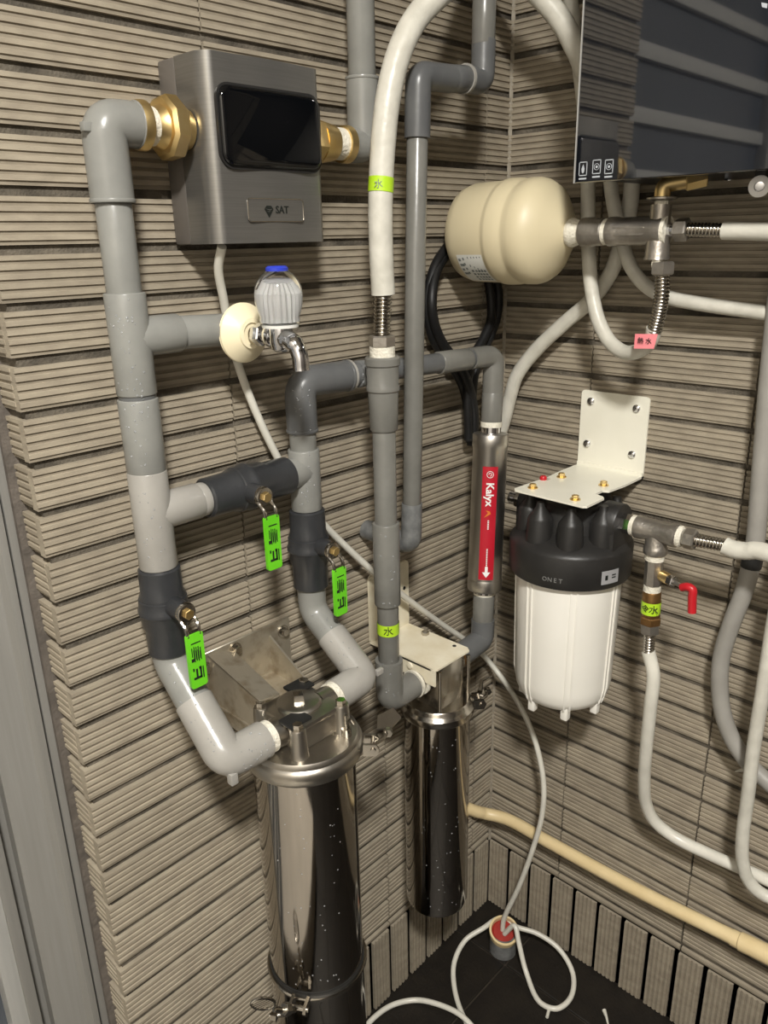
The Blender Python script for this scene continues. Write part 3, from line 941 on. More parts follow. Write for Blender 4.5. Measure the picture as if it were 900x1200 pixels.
MB().hexa((HX, -HD, 1.251), (HX, -HD, 1.266), .0165).build('hex_nut', M['iron'], hr)
flex([(HX, -HD, 1.265), (-0.397, -0.1, 1.314)], .0112, M['steel'], hr)
gt = MB().lathe([(.8555, .0157), (.8725, .0157)], (HX, -HD, 0), (0, 0, 1), 24, caps=False).build('tape_tag', M['green_tape'], hr)
toc = (V((-1.1076, -.78, 0)) - V((HX, -HD, 0))).normalized()
tx = V((-toc.y, toc.x, 0))
if tx.dot(right) < 0:
    tx = -tx
text_mesh('水', .014, M['black_print'], 'lettering', gt, V((HX, -HD, .864)) + toc * .0158, tx, (0, 0, 1))

# white hose from the riser up and over to the heater
wh = thing('white_hose', (-0.397, -0.1, 1.314), 'white wrapped hose arching from the grey riser up out of the picture to the heater', 'hose')
hose_mesh([(-0.397, -0.1, 1.314), (-0.399, -0.1, 1.359), (-0.399, -0.1, 1.406), (-0.394, -0.1, 1.466), (-0.383, -0.102, 1.533), (-0.366, -0.105, 1.579), (-0.341, -0.11, 1.615), (-0.308, -0.12, 1.644),
           (-0.12, -0.039, 1.72), (-0.11, -0.076, 1.708), (-0.1, -0.111, 1.676), (-0.09, -0.137, 1.646), (-0.085, -0.165, 1.603), (-0.08, -0.197, 1.541)], .0145, M['hose'], 'hose', wh, 8, 20, .01)
gt = MB().tube([(-0.398, -0.1, 1.429), (-0.396, -0.1, 1.445)], .0150, 20, caps=False).build('tape_tag', M['green_tape'], wh)
p_ = V((-0.397, -0.1, 1.437))
toc = (V((-1.1076, -.78, p_.z)) - p_).normalized()
tx = V((-toc.y, toc.x, 0))
if tx.dot(right) < 0:
    tx = -tx
text_mesh('水', .0105, M['label_grey'], 'lettering', gt, p_ + toc * .0153 - tx * .003, tx, (0, 0, 1))

# ------------------------------------------------------------------ steel conditioner cylinder under the right elbow
kd_ = kv
K0, K1 = KT + kv * .104, KB - kv * .060
ax = (K1 - K0).normalized()
KL = (K1 - K0).length
wc = thing('water_conditioner', K1, 'upright steel cylinder with a long red label between grey pipe ends in the corner', 'water conditioner')
MB().cyl(K0 - ax * .004, K0 + ax * .004, .0165, 24).build('thread_tape', M['tape'], wc)
MB().cyl(K0 + ax * .003, K0 + ax * .016, .0155, 24).build('pipe_nipple', M['chrome'], wc)
MB().lathe([(.014, .018), (.014, .0265), (.016, .0278), (.034, .0278), (.036, .0268), (KL - .030, .0268), (KL - .030, .0268), (KL - .028, .0274), (KL - .012, .0274), (KL - .010, .0260), (KL - .010, .0)], K0, ax, 40).build('cylinder', M['brushed'], wc)
MB().cyl(K0 + ax * (KL - .012), K0 + ax * (KL - .002), .0165, 24).build('pipe_nipple', M['chrome'], wc)
MB().cyl(K0 + ax * (KL - .004), K0 + ax * (KL + .003), .0170, 24).build('thread_tape', M['tape'], wc)
mid = (K0 + K1) / 2
tc_ = V((-1.1076, -.78, mid.z)) - mid
tc_ = (tc_ - ax * tc_.dot(ax)).normalized()
ts = ax.cross(tc_)
if ts.dot(right) < 0:
    ts = -ts
turn = .06
fc = (tc_ * math.cos(turn) + ts * math.sin(turn)).normalized()
fs = (ts * math.cos(turn) - tc_ * math.sin(turn)).normalized()
lab = MB()
l0, l1 = .062, KL - .034
rws = []
for t in (l0, l1):
    rws.append([lab.bm.verts.new(K0 + ax * t + (fc * math.cos(a) + fs * math.sin(a)) * .0271) for a in [(-.44 + .88 * k / 8) for k in range(9)]])
for k in range(8):
    lab.bm.faces.new((rws[0][k], rws[0][k + 1], rws[1][k + 1], rws[1][k]))
lab_o = lab.build('red_label', M['red_label'], wc)
def on_label(t, off=0.0):
    return K0 + ax * t + fc * .0274 + fs * off
text_mesh('Kalyx', .0165, M['white_print'], 'lettering', lab_o, on_label(.105), ax, fs, bold=.0004)
ic = MB()
ic.tube([on_label(.074) + ax * (.005 * math.cos(a)) + fs * (.005 * math.sin(a)) for a in [2 * PI * k / 16 for k in range(16)]], .0005, 6, closed=True)
ic.tube([on_label(.074) + ax * (.0022 * math.cos(a)) + fs * (.0022 * math.sin(a)) for a in [2 * PI * k / 12 for k in range(10)]], .0005, 6)
ic.build('emblem', M['white_print'], lab_o)
MB().prism([on_label(.130, -.005), on_label(.134, -.001), on_label(.142, -.007), on_label(.136, .003), on_label(.132, .002)], fc * .0004).build('tick_mark', M['orange_print'], lab_o, smooth=0)
tl = MB()
for k in range(6):
    tl.prism([on_label(.146 + k * .0026, -.0012), on_label(.1476 + k * .0026, -.0012), on_label(.1476 + k * .0026, .0012), on_label(.146 + k * .0026, .0012)], fc * .0003)
for k in range(13):
    t = .192 + k * .0026
    if t < l1 - .02:
        tl.prism([on_label(t, -.0010), on_label(t + .0017, -.0010), on_label(t + .0017, .0010), on_label(t, .0010)], fc * .0003)
tl.build('small_print', M['white_print'], lab_o, smooth=0)['kind'] = 'stuff'
aw = MB()
t1 = l1 - .004
aw.prism([on_label(t1 - .018, -.0022), on_label(t1 - .009, -.0022), on_label(t1 - .009, -.0065), on_label(t1, 0), on_label(t1 - .009, .0065), on_label(t1 - .009, .0022), on_label(t1 - .018, .0022)], fc * .0004)
aw.build('arrow', M['white_print'], lab_o, smooth=0)

# pipe below the conditioner
kb_ = thing('pvc_pipe', KB, 'short grey elbow pipe between the red-labelled cylinder and the slim filter', 'pipe')
KE = V((KB.x, KB.y, IZ2 + .004))
straight(K1 - kv * .002, K1 + kv * .044, .0172, 'coupling', M['pvc_mid'], kb_)
MB().tube(bend(K1 + kv * .042, KE, V((F2.x + .052, F2.y, IZ2)), .014), .0188, 24).build('elbow', M['pvc_dark'], kb_)
MB().cyl((F2.x + .043, F2.y, IZ2), (F2.x + .053, F2.y, IZ2), .0180, 24).build('brass_ring', M['brass_old'], kb_)

# ------------------------------------------------------------------ white meter drain tube
hose_mesh([(-.600, -.062, 1.374)] + [(-0.595, -0.045, 1.351), (-0.581, -0.03, 1.317), (-0.568, -0.018, 1.275), (-0.554, -0.015, 1.228), (-0.534, -0.015, 1.173), (-0.513, -0.015, 1.126), (-0.485, -0.015, 1.071), (-0.437, -0.016, 1.007), (-0.4, -0.018, 0.964), (-0.349, -0.026, 0.907), (-0.274, -0.026, 0.835), (-0.188, -0.026, 0.757), (-0.134, -0.03, 0.709), (-0.045, -0.023, 0.62), (-0.05, -0.084, 0.574), (-0.055, -0.129, 0.516), (-0.06, -0.158, 0.435), (-0.065, -0.162, 0.364), (-0.072, -0.148, 0.271), (-0.078, -0.127, 0.179)] + [(-.081, -.097, .075), (-.080, -.096, .03)],
          .0050, M['tube'], 'drain_tube', None, 6, 12)
tag(bpy.context.scene.objects['drain_tube'], 'thin white plastic tube trailing from the meter down to the floor drain', 'tube')
hose_mesh([(-.086, -.104, .050), (-0.084, -0.126, 0.085), (-0.092, -0.142, 0.06), (-0.109, -0.173, 0.02), (-0.134, -0.22, 0.006), (-0.124, -0.251, 0.006), (-0.084, -0.258, 0.006), (-0.042, -0.236, 0.012), (-0.027, -0.195, 0.03), (-0.037, -0.15, 0.045), (-0.056, -0.112, 0.05), (-.062, -.075, .05), (-0.105, -0.064, 0.05), (-0.141, -0.047, 0.035), (-0.185, -0.054, 0.018), (-0.224, -0.087, 0.007), (-0.258, -0.138, 0.006), (-0.276, -0.191, 0.006)],
          .0050, M['tube'], 'drain_tube', None, 6, 12)
tag(bpy.context.scene.objects['drain_tube.001'], 'thin white tube looping over the dark floor around the drain pipe', 'tube')
hose_mesh([(-0.417, -0.017, 0.006), (-0.373, -0.011, 0.006), (-0.328, -0.019, 0.006), (-0.289, -0.046, 0.006), (-0.27, -0.089, 0.012), (-0.263, -0.133, 0.017), (-0.264, -0.173, 0.01)], .0050, M['tube'], 'drain_tube', None, 6, 12)
tag(bpy.context.scene.objects['drain_tube.002'], 'thin white tube arching along the bottom edge of the picture beside the steel canister', 'tube')

# drain stub
DR = V((-.081, -.098, 0))
dr = thing('drain_pipe', DR, 'grey drain stub in the floor corner with a cream rim and red inside', 'drain')
MB().lathe([(0, .027), (.045, .027), (.045, .022), (0, .022)], DR, (0, 0, 1), 32, caps=False).build('stub', M['pvc_dusty'], dr)
dn = V((-.25, -.25, 1)).normalized()
MB().lathe([(0, .0285), (.012, .0300), (.016, .0295), (.016, .0255), (.010, .0245), (0, .0245)], DR + V((0, 0, .042)), dn, 32, caps=False).build('rim', M['yellow_pvc'], dr)
MB().lathe([(0, .0248), (.004, .020), (.004, 0)], DR + V((0, 0, .046)), dn, 28, caps=False).build('seal_disc', M['red_paint'], dr)

# ------------------------------------------------------------------ expansion tank
TK = V((-.130, 0, 1.383))
tank = thing('expansion_tank', (-.13, -.11, 1.31), 'cream drum-shaped pressure tank lying sideways in the corner', 'tank')
tr = .0690
tp = [(0.016, 0), (.017, .040), (.021, .054), (.030, .064), (.044, tr - .0008), (.092, tr), (.096, tr), (.099, tr + .0022), (.104, tr + .0024), (.118, tr + .0018), (.124, tr - .0006), (.128, tr - .0012), (.134, tr + .0012), (.146, tr + .0010), (.154, tr - .001), (.164, tr - .007), (.175, tr - .022), (.186, tr - .040), (.191, .022), (.194, .016), (.194, 0)]
MB().lathe(tp, TK, (0, -1, 0), 56).build('drum', M['cream'], tank)
tl = MB()
a_, u_, w_ = frame((0, -1, 0))
def tank_pt(s, ang, r=tr + .0008):
    return TK + V((0, -s, 0)) + V((-math.cos(ang), 0, math.sin(ang))) * r
rw = []
for s in (.050, .094):
    rw.append([tl.bm.verts.new(tank_pt(s, -.42 - .80 * k / 8)) for k in range(9)])
for k in range(8):
    tl.bm.faces.new((rw[0][k], rw[0][k + 1], rw[1][k + 1], rw[1][k]))
tlo = tl.build('rating_label', M['paper'], tank)
tpn = MB()
def tbar(s0, s1, a0, a1):
    q = [tank_pt(s, a, tr + .0011) for s, a in ((s0, a0), (s1, a0), (s1, a1), (s0, a1))]
    tpn.bm.faces.new([tpn.bm.verts.new(p) for p in q])
for k in range(4):
    tbar(.052, .056 + .003 * (k % 2), -.50 - k * .12, -.56 - k * .12)
    tbar(.059, .062, -.48 - k * .12, -.54 - k * .12)
for s in (.068, .074, .079, .084, .089):
    tbar(s, s + .0016, -.46, -.70 - (s - .068) * 6)
    for k in range(4):
        tbar(s - .001, s + .0028, -.78 - k * .1, -.84 - k * .1)
tpn.build('small_print', M['label_grey'], tlo, smooth=0)['kind'] = 'stuff'
# ------------------------------------------------------------------ steel tee between tank and heater
td, tz = .130, 1.3805
def RW(s, z, d=td):
    return V((-d, -s, z))
jt = thing('pipe_tee', RW(.33, tz), 'dull steel tee and couplings joining the cream tank to the heater', 'pipe fitting')
MB().lathe([(0, .0165), (.003, .0185), (.008, .0185), (.018, .0150), (.022, .0150)], RW(.192, tz), (0, -1, 0), 20).build('thread_tape', M['tape'], jt)
MB().lathe([(0, .0165), (.002, .0185), (.016, .0185), (.022, .0172), (.032, .0172), (.034, .0155)], RW(.212, tz), (0, -1, 0), 28).build('coupling', M['iron'], jt)
MB().lathe([(0, .0165), (.006, .0165)], RW(.246, tz), (0, -1, 0), 24).build('thread_tape', M['tape'], jt)
tm = MB()
tm.lathe([(0, .0160), (.002, .0182), (.012, .0182), (.016, .0170), (.060, .0170), (.064, .0182), (.074, .0182), (.076, .0160)], RW(.251, tz), (0, -1, 0), 28)
tm.lathe([(0, .0140), (.030, .0150), (.034, .0160)], RW(.319, tz), (0, 0, -1), 24)
tm.lathe([(0, .0130), (.030, .0125)], RW(.319, tz), (0, 0, 1), 24)
tm.build('tee_body', M['iron'], jt)
for sgn in (-1, 1):
    MB().prism([RW(.262, tz + .004 * sgn - .001, td + .0172), RW(.306, tz + .004 * sgn - .001, td + .0172), RW(.306, tz + .004 * sgn + .001, td + .0172), RW(.262, tz + .004 * sgn + .001, td + .0172)], (.001, 0, 0)).build('rib', M['iron'], jt)
MB().lathe([(0, .0172), (.005, .0172)], RW(.326, tz), (0, -1, 0), 24).build('thread_tape', M['tape'], jt)
MB().cyl(RW(.328, tz), RW(.345, tz), .0085, 16).build('pipe_nipple', M['chrome'], jt)
MB().hexa(RW(.340, tz), RW(.356, tz), .0140).build('hex_nut', M['iron'], jt)
flex([RW(.355, tz), RW(.402, tz - .002)], .0085, M['steel'], jt)
MB().cyl(RW(.319, tz + .028), RW(.319, tz + .038), .0085, 16).build('pipe_nipple', M['tape'], jt)
MB().lathe([(0, .0125), (.002, .0180), (.004, .0180), (.005, .012)], RW(.319, tz + .034), (0, 0, 1), 24).build('washer', M['iron'], jt)
be = MB().tube(bend(RW(.319, tz + .038), RW(.319, tz + .052), RW(.352, tz + .058, td - .02), .008), .0095, 18)
be.hexa(RW(.340, tz + .055, td - .012), RW(.360, tz + .060, td - .026), .0115)
be.build('brass_elbow', M['brass'], jt)
tdn = (-0.13, -0.328, 1.344)
MB().cyl(RW(.319, tz - .034), tdn, .0120, 20).build('thread_tape', M['tape'], jt)
MB().hexa(tdn, (-0.13, -0.328, 1.328), .0150).build('hex_nut', M['iron'], jt)
flex([(-0.13, -0.328, 1.328), (-0.128, -0.329, 1.304), (-0.122, -0.325, 1.282), (-0.115, -0.318, 1.258)], .0098, M['steel'], jt)

hh = thing('white_hose', (-0.115, -0.318, 1.258), 'white wrapped hose hanging in a U below the heater, with a pink tape tag', 'hose')
hose_mesh([(-0.115, -0.317, 1.261), (-0.11, -0.312, 1.245), (-0.1, -0.293, 1.229), (-0.092, -0.268, 1.223), (-0.085, -0.242, 1.233), (-0.08, -0.22, 1.257), (-0.075, -0.202, 1.297), (-0.075, -0.193, 1.349), (-0.075, -0.188, 1.4), (-0.07, -0.181, 1.455), (-0.06, -0.168, 1.515), (-0.05, -0.152, 1.57), (-0.05, -0.139, 1.624), (-0.05, -0.127, 1.676)], .0100, M['hose'], 'hose', hh, 8, 18, .012)
pk0, pk1 = (-0.112, -0.3, 1.242), (-0.112, -0.325, 1.251)
tg = MB().prism([V(pk0) + V(p) for p in ((-.012, .004, .011), (-.014, -.028, .013), (-.013, -.024, -.006), (-.012, .004, -.008))], (-.0006, 0, 0)).build('tape_tag', M['pink_tape'], hh)
text_mesh('熱 水', .0085, M['black_print'], 'lettering', tg, V(pk0) + V((-.0150, -.011, .0028)), (.05, -1, .0), (0, 0, 1))
h3 = thing('white_hose', (-0.07, -0.214, 1.453), 'white wrapped hose running from the heater to the right behind the corrugated connector', 'hose')
hose_mesh([(-0.07, -0.208, 1.5), (-0.07, -0.214, 1.453), (-0.065, -0.22, 1.415), (-0.055, -0.23, 1.371), (-0.048, -0.246, 1.331), (-0.044, -0.271, 1.306), (-0.042, -0.301, 1.294), (-0.038, -0.353, 1.286), (-0.03, -0.417, 1.279), (-0.03, -0.488, 1.272), (-0.03, -0.597, 1.262), (-0.03, -0.693, 1.243)], .0095, M['hose'], 'hose', h3, 8, 18, .012)
h4 = thing('white_hose', (-0.04, -0.231, 1.453), 'white wrapped hose slanting down left from the heater to the black-capped filter', 'hose')
hose_mesh([(-0.045, -0.231, 1.5), (-0.045, -0.234, 1.453), (-0.04, -0.231, 1.41), (-0.032, -0.217, 1.36), (-0.028, -0.2, 1.319), (-0.028, -0.173, 1.285), (-0.028, -0.129, 1.248), (-0.03, -0.083, 1.205), (-0.034, -0.052, 1.163), (-0.036, -0.041, 1.126), (-0.038, -0.031, 1.082), (-0.042, -0.016, 1.028), (-0.045, -0.01, 0.982), (-0.045, -0.004, 0.95)], .0112, M['hose'], 'hose', h4, 8, 18, .012)
h5 = thing('white_hose', RW(.402, tz), 'white hose leaving the picture right of the tank tee, level', 'hose')
hose_mesh([RW(.398, tz - .002), RW(.42, tz - .003), RW(.46, tz - .005), RW(.54, tz - .012), RW(.70, tz - .040), RW(.86, tz - .10), RW(1.02, tz - .20)], .0102, M['hose'], 'hose', h5, 6, 18, .01)

# ------------------------------------------------------------------ water heater
hd, hz = .205, 1.4365
hs0, hs1 = .241, .70
ht = thing('water_heater', (-.08, -.46, hz), 'water heater with a dark mirror glass front hung at the top right', 'water heater')
MB().box((-hd + .012, -hs1, hz + .004), (-.012, -hs0 - .004, hz + .50), .004).build('case', M['heater_body'], ht)
gl = MB().box((-hd, -hs1, hz), (-hd + .009, -hs0, hz + .50), .0012, 1).build('glass_front', M['heater_glass'], ht)
MB().box((-hd - .0003, -hs0, hz), (-hd + .010, -hs0 + .0014, hz + .50)).build('edge_trim', M['alu_light'], gl, smooth=0)
MB().box((-.010, -.60, hz + .05), (0.0, -.30, hz + .40)).build('mounting_plate', M['heater_body'], ht, smooth=0)
IC = [(-p[1], p[2]) for p in ((-0.205, -0.252, 1.452), (-0.205, -0.27, 1.453), (-0.205, -0.286, 1.452))]
icn = MB()
for (s, z) in IC:
    for (sa, sb, za, zb) in ((-.0055, .0055, .0068, .0078), (-.0055, .0055, -.0078, -.0068), (-.0055, -.0046, -.0078, .0078), (.0046, .0055, -.0078, .0078), (-.0050, .0050, -.0118, -.0100)):
        icn.prism([(-hd - .0003, -(s + p), z + q) for p, q in ((sa, za), (sb, za), (sb, zb), (sa, zb))], (-.0002, 0, 0))
icn.prism([(-hd - .0003, -(IC[0][0] + p), IC[0][1] + q) for p, q in ((0, .005), (.0020, 0), (.0014, -.004), (0, -.005), (-.0014, -.004), (-.0020, 0))], (-.0002, 0, 0))
for (s, z) in IC[1:]:
    icn.lathe([(0, .0015), (.0002, .0015), (.0002, 0)], (-hd - .0003, -s, z), (-1, 0, 0), 10)
    icn.tube([(-hd - .0004, -s + .0034 * math.cos(a), z + .0034 * math.sin(a)) for a in [2 * PI * k / 14 for k in range(14)]], .00035, 5, closed=True)
MB().prism([V(p) + V((-.0003, 0, 0)) for p in ((-0.205, -0.439, 1.589), (-0.205, -0.445, 1.587), (-0.205, -0.445, 1.583), (-0.205, -0.44, 1.585))], (-.0002, 0, 0)).build('printed_mark', M['print_grey'], gl, smooth=0)
icn.build('touch_icons', M['print_grey'], gl, smooth=0)
for k in range(3):
    MB().hexa((-.095 - .01 * k, -.33 - .03 * k, hz + .005), (-.095 - .01 * k, -.33 - .03 * k, hz - .003), .004).build('bottom_screw', M['chrome'], ht)
wr = V((-0.15, -0.44, 1.424))
plg = MB().lathe([(0, .0085), (.004, .0112), (.008, .0112), (.009, .0085), (.009, .0055), (.006, .005), (.004, .005)], wr, (-.85, -.25, -.1), 24, caps=False).build('drain_plug', M['white_print'], ht)
MB().lathe([(0, .0065), (.006, .0055), (.007, 0)], wr, (-.85, -.25, -.1), 20).build('screw', M['chrome'], plg)
MB().box(wr + V((-.004, -.006, .004)), wr + V((.018, .006, .024)), .002).build('plug_neck', M['black_plastic'], plg)

# ------------------------------------------------------------------ black cable coil
cab = thing('cable_coil', (-.09, -.015, 1.15), 'black cable coil hanging on the left wall behind the cream tank', 'cable')
cpts = [[(-0.13, -0.008, 1.385), (-0.164, -0.009, 1.364), (-0.197, -0.014, 1.339), (-0.217, -0.018, 1.304), (-0.219, -0.018, 1.273), (-0.207, -0.018, 1.239), (-0.179, -0.016, 1.207), (-0.15, -0.016, 1.18), (-0.127, -0.016, 1.147), (-0.115, -0.016, 1.101), (-0.11, -0.016, 1.06)],
        [(-0.048, -0.008, 1.326), (-0.032, -0.009, 1.293), (-0.042, -0.014, 1.254), (-0.062, -0.014, 1.221), (-0.086, -0.014, 1.196), (-0.099, -0.014, 1.168), (-0.104, -0.014, 1.127), (-0.103, -0.014, 1.084), (-0.105, -0.014, 1.053)],
        [(-0.064, -0.008, 1.326), (-0.057, -0.012, 1.291), (-0.066, -0.02, 1.252), (-0.089, -0.024, 1.227), (-0.115, -0.026, 1.203), (-0.13, -0.026, 1.173), (-0.131, -0.026, 1.132), (-0.128, -0.026, 1.09), (-0.127, -0.026, 1.068)],
        [(-0.114, -0.008, 1.388), (-0.157, -0.01, 1.362), (-0.2, -0.018, 1.33), (-0.221, -0.028, 1.293), (-0.215, -0.028, 1.259), (-0.194, -0.028, 1.227), (-0.161, -0.028, 1.198), (-0.137, -0.03, 1.164), (-0.12, -0.03, 1.117), (-0.117, -0.03, 1.075)]]
for p in cpts:
    hose_mesh(p, .0074, M['black_cable'], 'strand', cab, 6, 12)

# ------------------------------------------------------------------ white filter with black cap on the right wall
F3 = V((-.112, -.213, 0))
f3 = thing('sump_filter', (F3.x, F3.y, .65), 'fat white plastic filter with a black cap hung on a cream bracket', 'water filter')
zc0, zc1 = .893, .945
MB().lathe([(.672, 0), (.672, .050), (.674, .060), (.680, .068), (.692, .074), (.710, .0765), (.90, .0805), (.90, 0)], (F3.x, F3.y, 0), (0, 0, 1), 64).build('sump', M['white_sump'], f3)
rb = MB()
for k in range(14):
    a = 2 * PI * k / 14 + .20
    dv = V((math.cos(a), math.sin(a), 0))
    sd = V((-dv.y, dv.x, 0))
    q = V((F3.x, F3.y, 0))
    if k % 2 == 0:
        for off in (-.0045, .0045):
            rb.prism([q + dv * .070 + sd * (off - .0014) + V((0, 0, .678)), q + dv * .0735 + sd * (off - .0014) + V((0, 0, .686)), q + dv * .0785 + sd * (off - .0014) + V((0, 0, .710)), q + dv * .0822 + sd * (off - .0014) + V((0, 0, .897)), q + dv * .074 + sd * (off - .0014) + V((0, 0, .897))], sd * .0028)
        rb.box(q + dv * .062 + V((-.006, -.006, .660)), q + dv * .062 + V((.006, .006, .684)), .0025, 2)
rb.build('sump_ribs', M['white_sump'], f3)
cap = MB()
cap.lathe([(zc0, .0800), (zc0, .0905), (zc0 + .003, .0920), (zc1 - .004, .0925), (zc1, .0905), (zc1 + .002, .0880), (zc1 + .006, .0840), (zc1 + .012, .0660), (zc1 + .018, .052), (zc1 + .050, .046), (zc1 + .056, .040), (zc1 + .056, 0)], (F3.x, F3.y, 0), (0, 0, 1), 64)
for k in range(8):
    a = 2 * PI * k / 8 + .50
    q = V((F3.x + .0635 * math.cos(a), F3.y + .0635 * math.sin(a), 0))
    cap.lathe([(zc1 + .000, .0205), (zc1 + .040, .0180), (zc1 + .044, .0165), (zc1 + .058, .0070), (zc1 + .066, .0055), (zc1 + .066, 0)], q, (0, 0, 1), 20)
cap.build('cap', M['black_plastic'], f3)
for sg in (-1, 1):
    pb = MB()
    pb.lathe([(.055, .030), (.080, .0295), (.082, .028), (.082, .0)], (F3.x, F3.y, .983), (0, sg, 0), 28)
    pb.box((F3.x - .028, F3.y + min(sg * .05, sg * .084), zc0 + .004), (F3.x + .028, F3.y + max(sg * .05, sg * .084), .985), .006, 2)
    pb.build('port', M['black_plastic'], f3)
sh = MB().prism([(F3.x + .02 * 0 + x, y, 1.022) for x, y in ((-.002, -.158), (-.186, -.158), (-.190, -.162), (-.190, -.268), (-.186, -.272), (-.140, -.272), (-.134, -.266), (-.126, -.258), (-.118, -.266), (-.112, -.272), (-.002, -.272))] if False else
                 [(x, y, 1.021) for x, y in ((0, -.155), (-.060, -.155), (-.100, -.158), (-.104, -.168), (-.112, -.168), (-.116, -.156), (-.178, -.152), (-.183, -.156), (-.186, -.270), (-.182, -.275), (-.135, -.275), (-.130, -.270), (-.126, -.256), (-.104, -.256), (-.100, -.264), (-.060, -.268), (0, -.268))], (0, 0, .0032))
mb3 = sh.build('wall_bracket', M['cream_paint'], f3)
MB().prism([(0, y, z) for y, z in rrect(-.2115, 1.0845, .114, .124, .006, 4)], (-.0032, 0, 0)).build('wall_plate', M['cream_paint'], mb3)
MB().box((-.006, -.268, 1.021), (0, -.155, 1.030)).build('fold', M['cream_paint'], mb3, smooth=0)
for (y, z) in ((-.172, 1.130), (-.249, 1.128), (-.170, 1.061), (-.248, 1.056)):
    MB().lathe([(0, .0062), (.003, .0058), (.0045, .004), (.005, 0)], (-.0030, y, z), (-1, 0, 0), 18).build('screw', M['chrome'], mb3)
for (x, y) in ((-.160, -.172), (-.085, -.175), (-.168, -.248), (-.082, -.245)):
    sb = MB().lathe([(0, .0075), (.0015, .0075)], (x, y, 1.0242), (0, 0, 1), 18)
    sb.hexa((x, y, 1.0257), (x, y, 1.0310), .0052)
    sb.build('bolt', M['brass'], mb3)
MB().lathe([(0, .0055), (.010, .0055), (.012, .004), (.012, 0)], (-.113, -.160, 1.018), (0, 0, 1), 16).build('vent_button', M['red'], f3)
MB().hexa((F3.x, F3.y + .080, .983), (F3.x, F3.y + .100, .983), .0140).cyl((F3.x, F3.y + .098, .983), (F3.x, F3.y + .112, .983), .0100, 16).build('pipe_nipple', M['chrome'], f3)
# printed patches on the cap
def cap_pt(a, z, r=.0928):
    return V((F3.x + r * math.cos(a), F3.y + r * math.sin(a), z))
ca = math.atan2(-.78 - F3.y, -1.1076 - F3.x)
st3 = MB()
rw = []
for z in (.902, .923):
    rw.append([st3.bm.verts.new(cap_pt(ca + .52 + .33 * k / 6, z)) for k in range(7)])
for k in range(6):
    st3.bm.faces.new((rw[0][k], rw[0][k + 1], rw[1][k + 1], rw[1][k]))
st3o = st3.build('sticker', M['sticker'], f3)
s4 = MB()
s4.bm.faces.new([s4.bm.verts.new(cap_pt(ca + a, z, .0931)) for a, z in ((.585, .9085), (.635, .9085), (.635, .9160), (.585, .9160))])
s4.bm.faces.new([s4.bm.verts.new(cap_pt(ca + a, z, .0931)) for a, z in ((.71, .910), (.79, .910), (.79, .912), (.71, .912))])
s4.bm.faces.new([s4.bm.verts.new(cap_pt(ca + a, z, .0931)) for a, z in ((.71, .914), (.79, .914), (.79, .916), (.71, .916))])
s4.build('small_print', M['black_print'], st3o, smooth=0)['kind'] = 'stuff'
for k, ch in enumerate('ONET'):
    a = ca - .37 + k * .085
    nrm = V((math.cos(a), math.sin(a), 0))
    text_mesh(ch, .0095, M['dim_print'], 'lettering', f3, cap_pt(a, .908, .0929), (-nrm.y, nrm.x, 0), (0, 0, 1))

# ------------------------------------------------------------------ steel tee right of the white filter
ud = F3.x
uz = .985
def U(s, z, d=.112):
    return V((-d, -s, z))
t2 = thing('pipe_tee', U(.349, uz), 'dull steel tee screwed into the right side of the white filter', 'pipe fitting')
MB().hexa(U(.292, uz), U(.312, uz), .0145).build('pipe_nipple', M['chrome'], t2)
MB().cyl(U(.310, uz), U(.317, uz), .0150, 20).build('thread_tape', M['tape'], t2)
tm = MB()
tm.lathe([(0, .0150), (.002, .0168), (.010, .0168), (.014, .0155), (.048, .0155), (.052, .0168), (.060, .0168), (.062, .0150)], U(.316, uz), (0, -1, 0), 28)
tm.lathe([(0, .0145), (.022, .0150), (.024, .0165), (.032, .0165), (.034, .0150)], U(.347, uz), (0, 0, -1), 28)
tm.build('tee_body', M['iron'], t2)
MB().lathe([(0, .0152), (.004, .0152), (.007, .0120)], U(.377, uz), (0, -1, 0), 20).build('thread_tape', M['tape'], t2)
MB().hexa(U(.386, uz), U(.402, uz), .0145).build('hex_nut', M['iron'], t2)
flex([U(.401, uz), U(.446, uz + .003)], .0092, M['steel'], t2)
MB().cyl(U(.347, uz - .033), U(.347, uz - .043), .0135, 20).build('thread_tape', M['tape'], t2)
MB().hexa(U(.347, uz - .042), U(.348, uz - .082), .0125, 8).build('valve_body', M['iron'], t2)
MB().cyl(U(.348, uz - .082), U(.348, uz - .092), .0122, 20).build('thread_tape', M['tape'], t2)
bo = MB().cyl(U(.348, uz - .091), U(.350, uz - .130), .0130, 20, bev=.001)
bo.hexa(U(.350, uz - .130), U(.350, uz - .143), .0155)
bo.build('brass_body', M['brass_old'], t2)
gt = MB().lathe([(uz - .125, .0137), (uz - .106, .0137)], (-ud * -1, -.349, 0), (0, 0, 1), 24, caps=False).build('tape_tag', M['green_tape'], t2)
toc = (V((-1.1076, -.78, 0)) - V((ud, -.349, 0))).normalized()
tx = V((-toc.y, toc.x, 0))
if tx.dot(right) < 0:
    tx = -tx
text_mesh('水', .0135, M['black_print'], 'lettering', gt, V((ud, -.349, uz - .1155)) + toc * .0140 + tx * .004, tx, (0, 0, 1))
text_mesh('令', .0120, M['black_print'], 'lettering', gt, V((ud, -.349, uz - .1155)) + toc * .0122 - tx * .0075, (tx + toc * .6).normalized(), (0, 0, 1))
MB().hexa(U(.350, uz - .142), U(.351, uz - .158), .0138).build('hex_nut', M['iron'], t2)
flex([U(.351, uz - .157), U(.352, uz - .192)], .0088, M['steel'], t2)
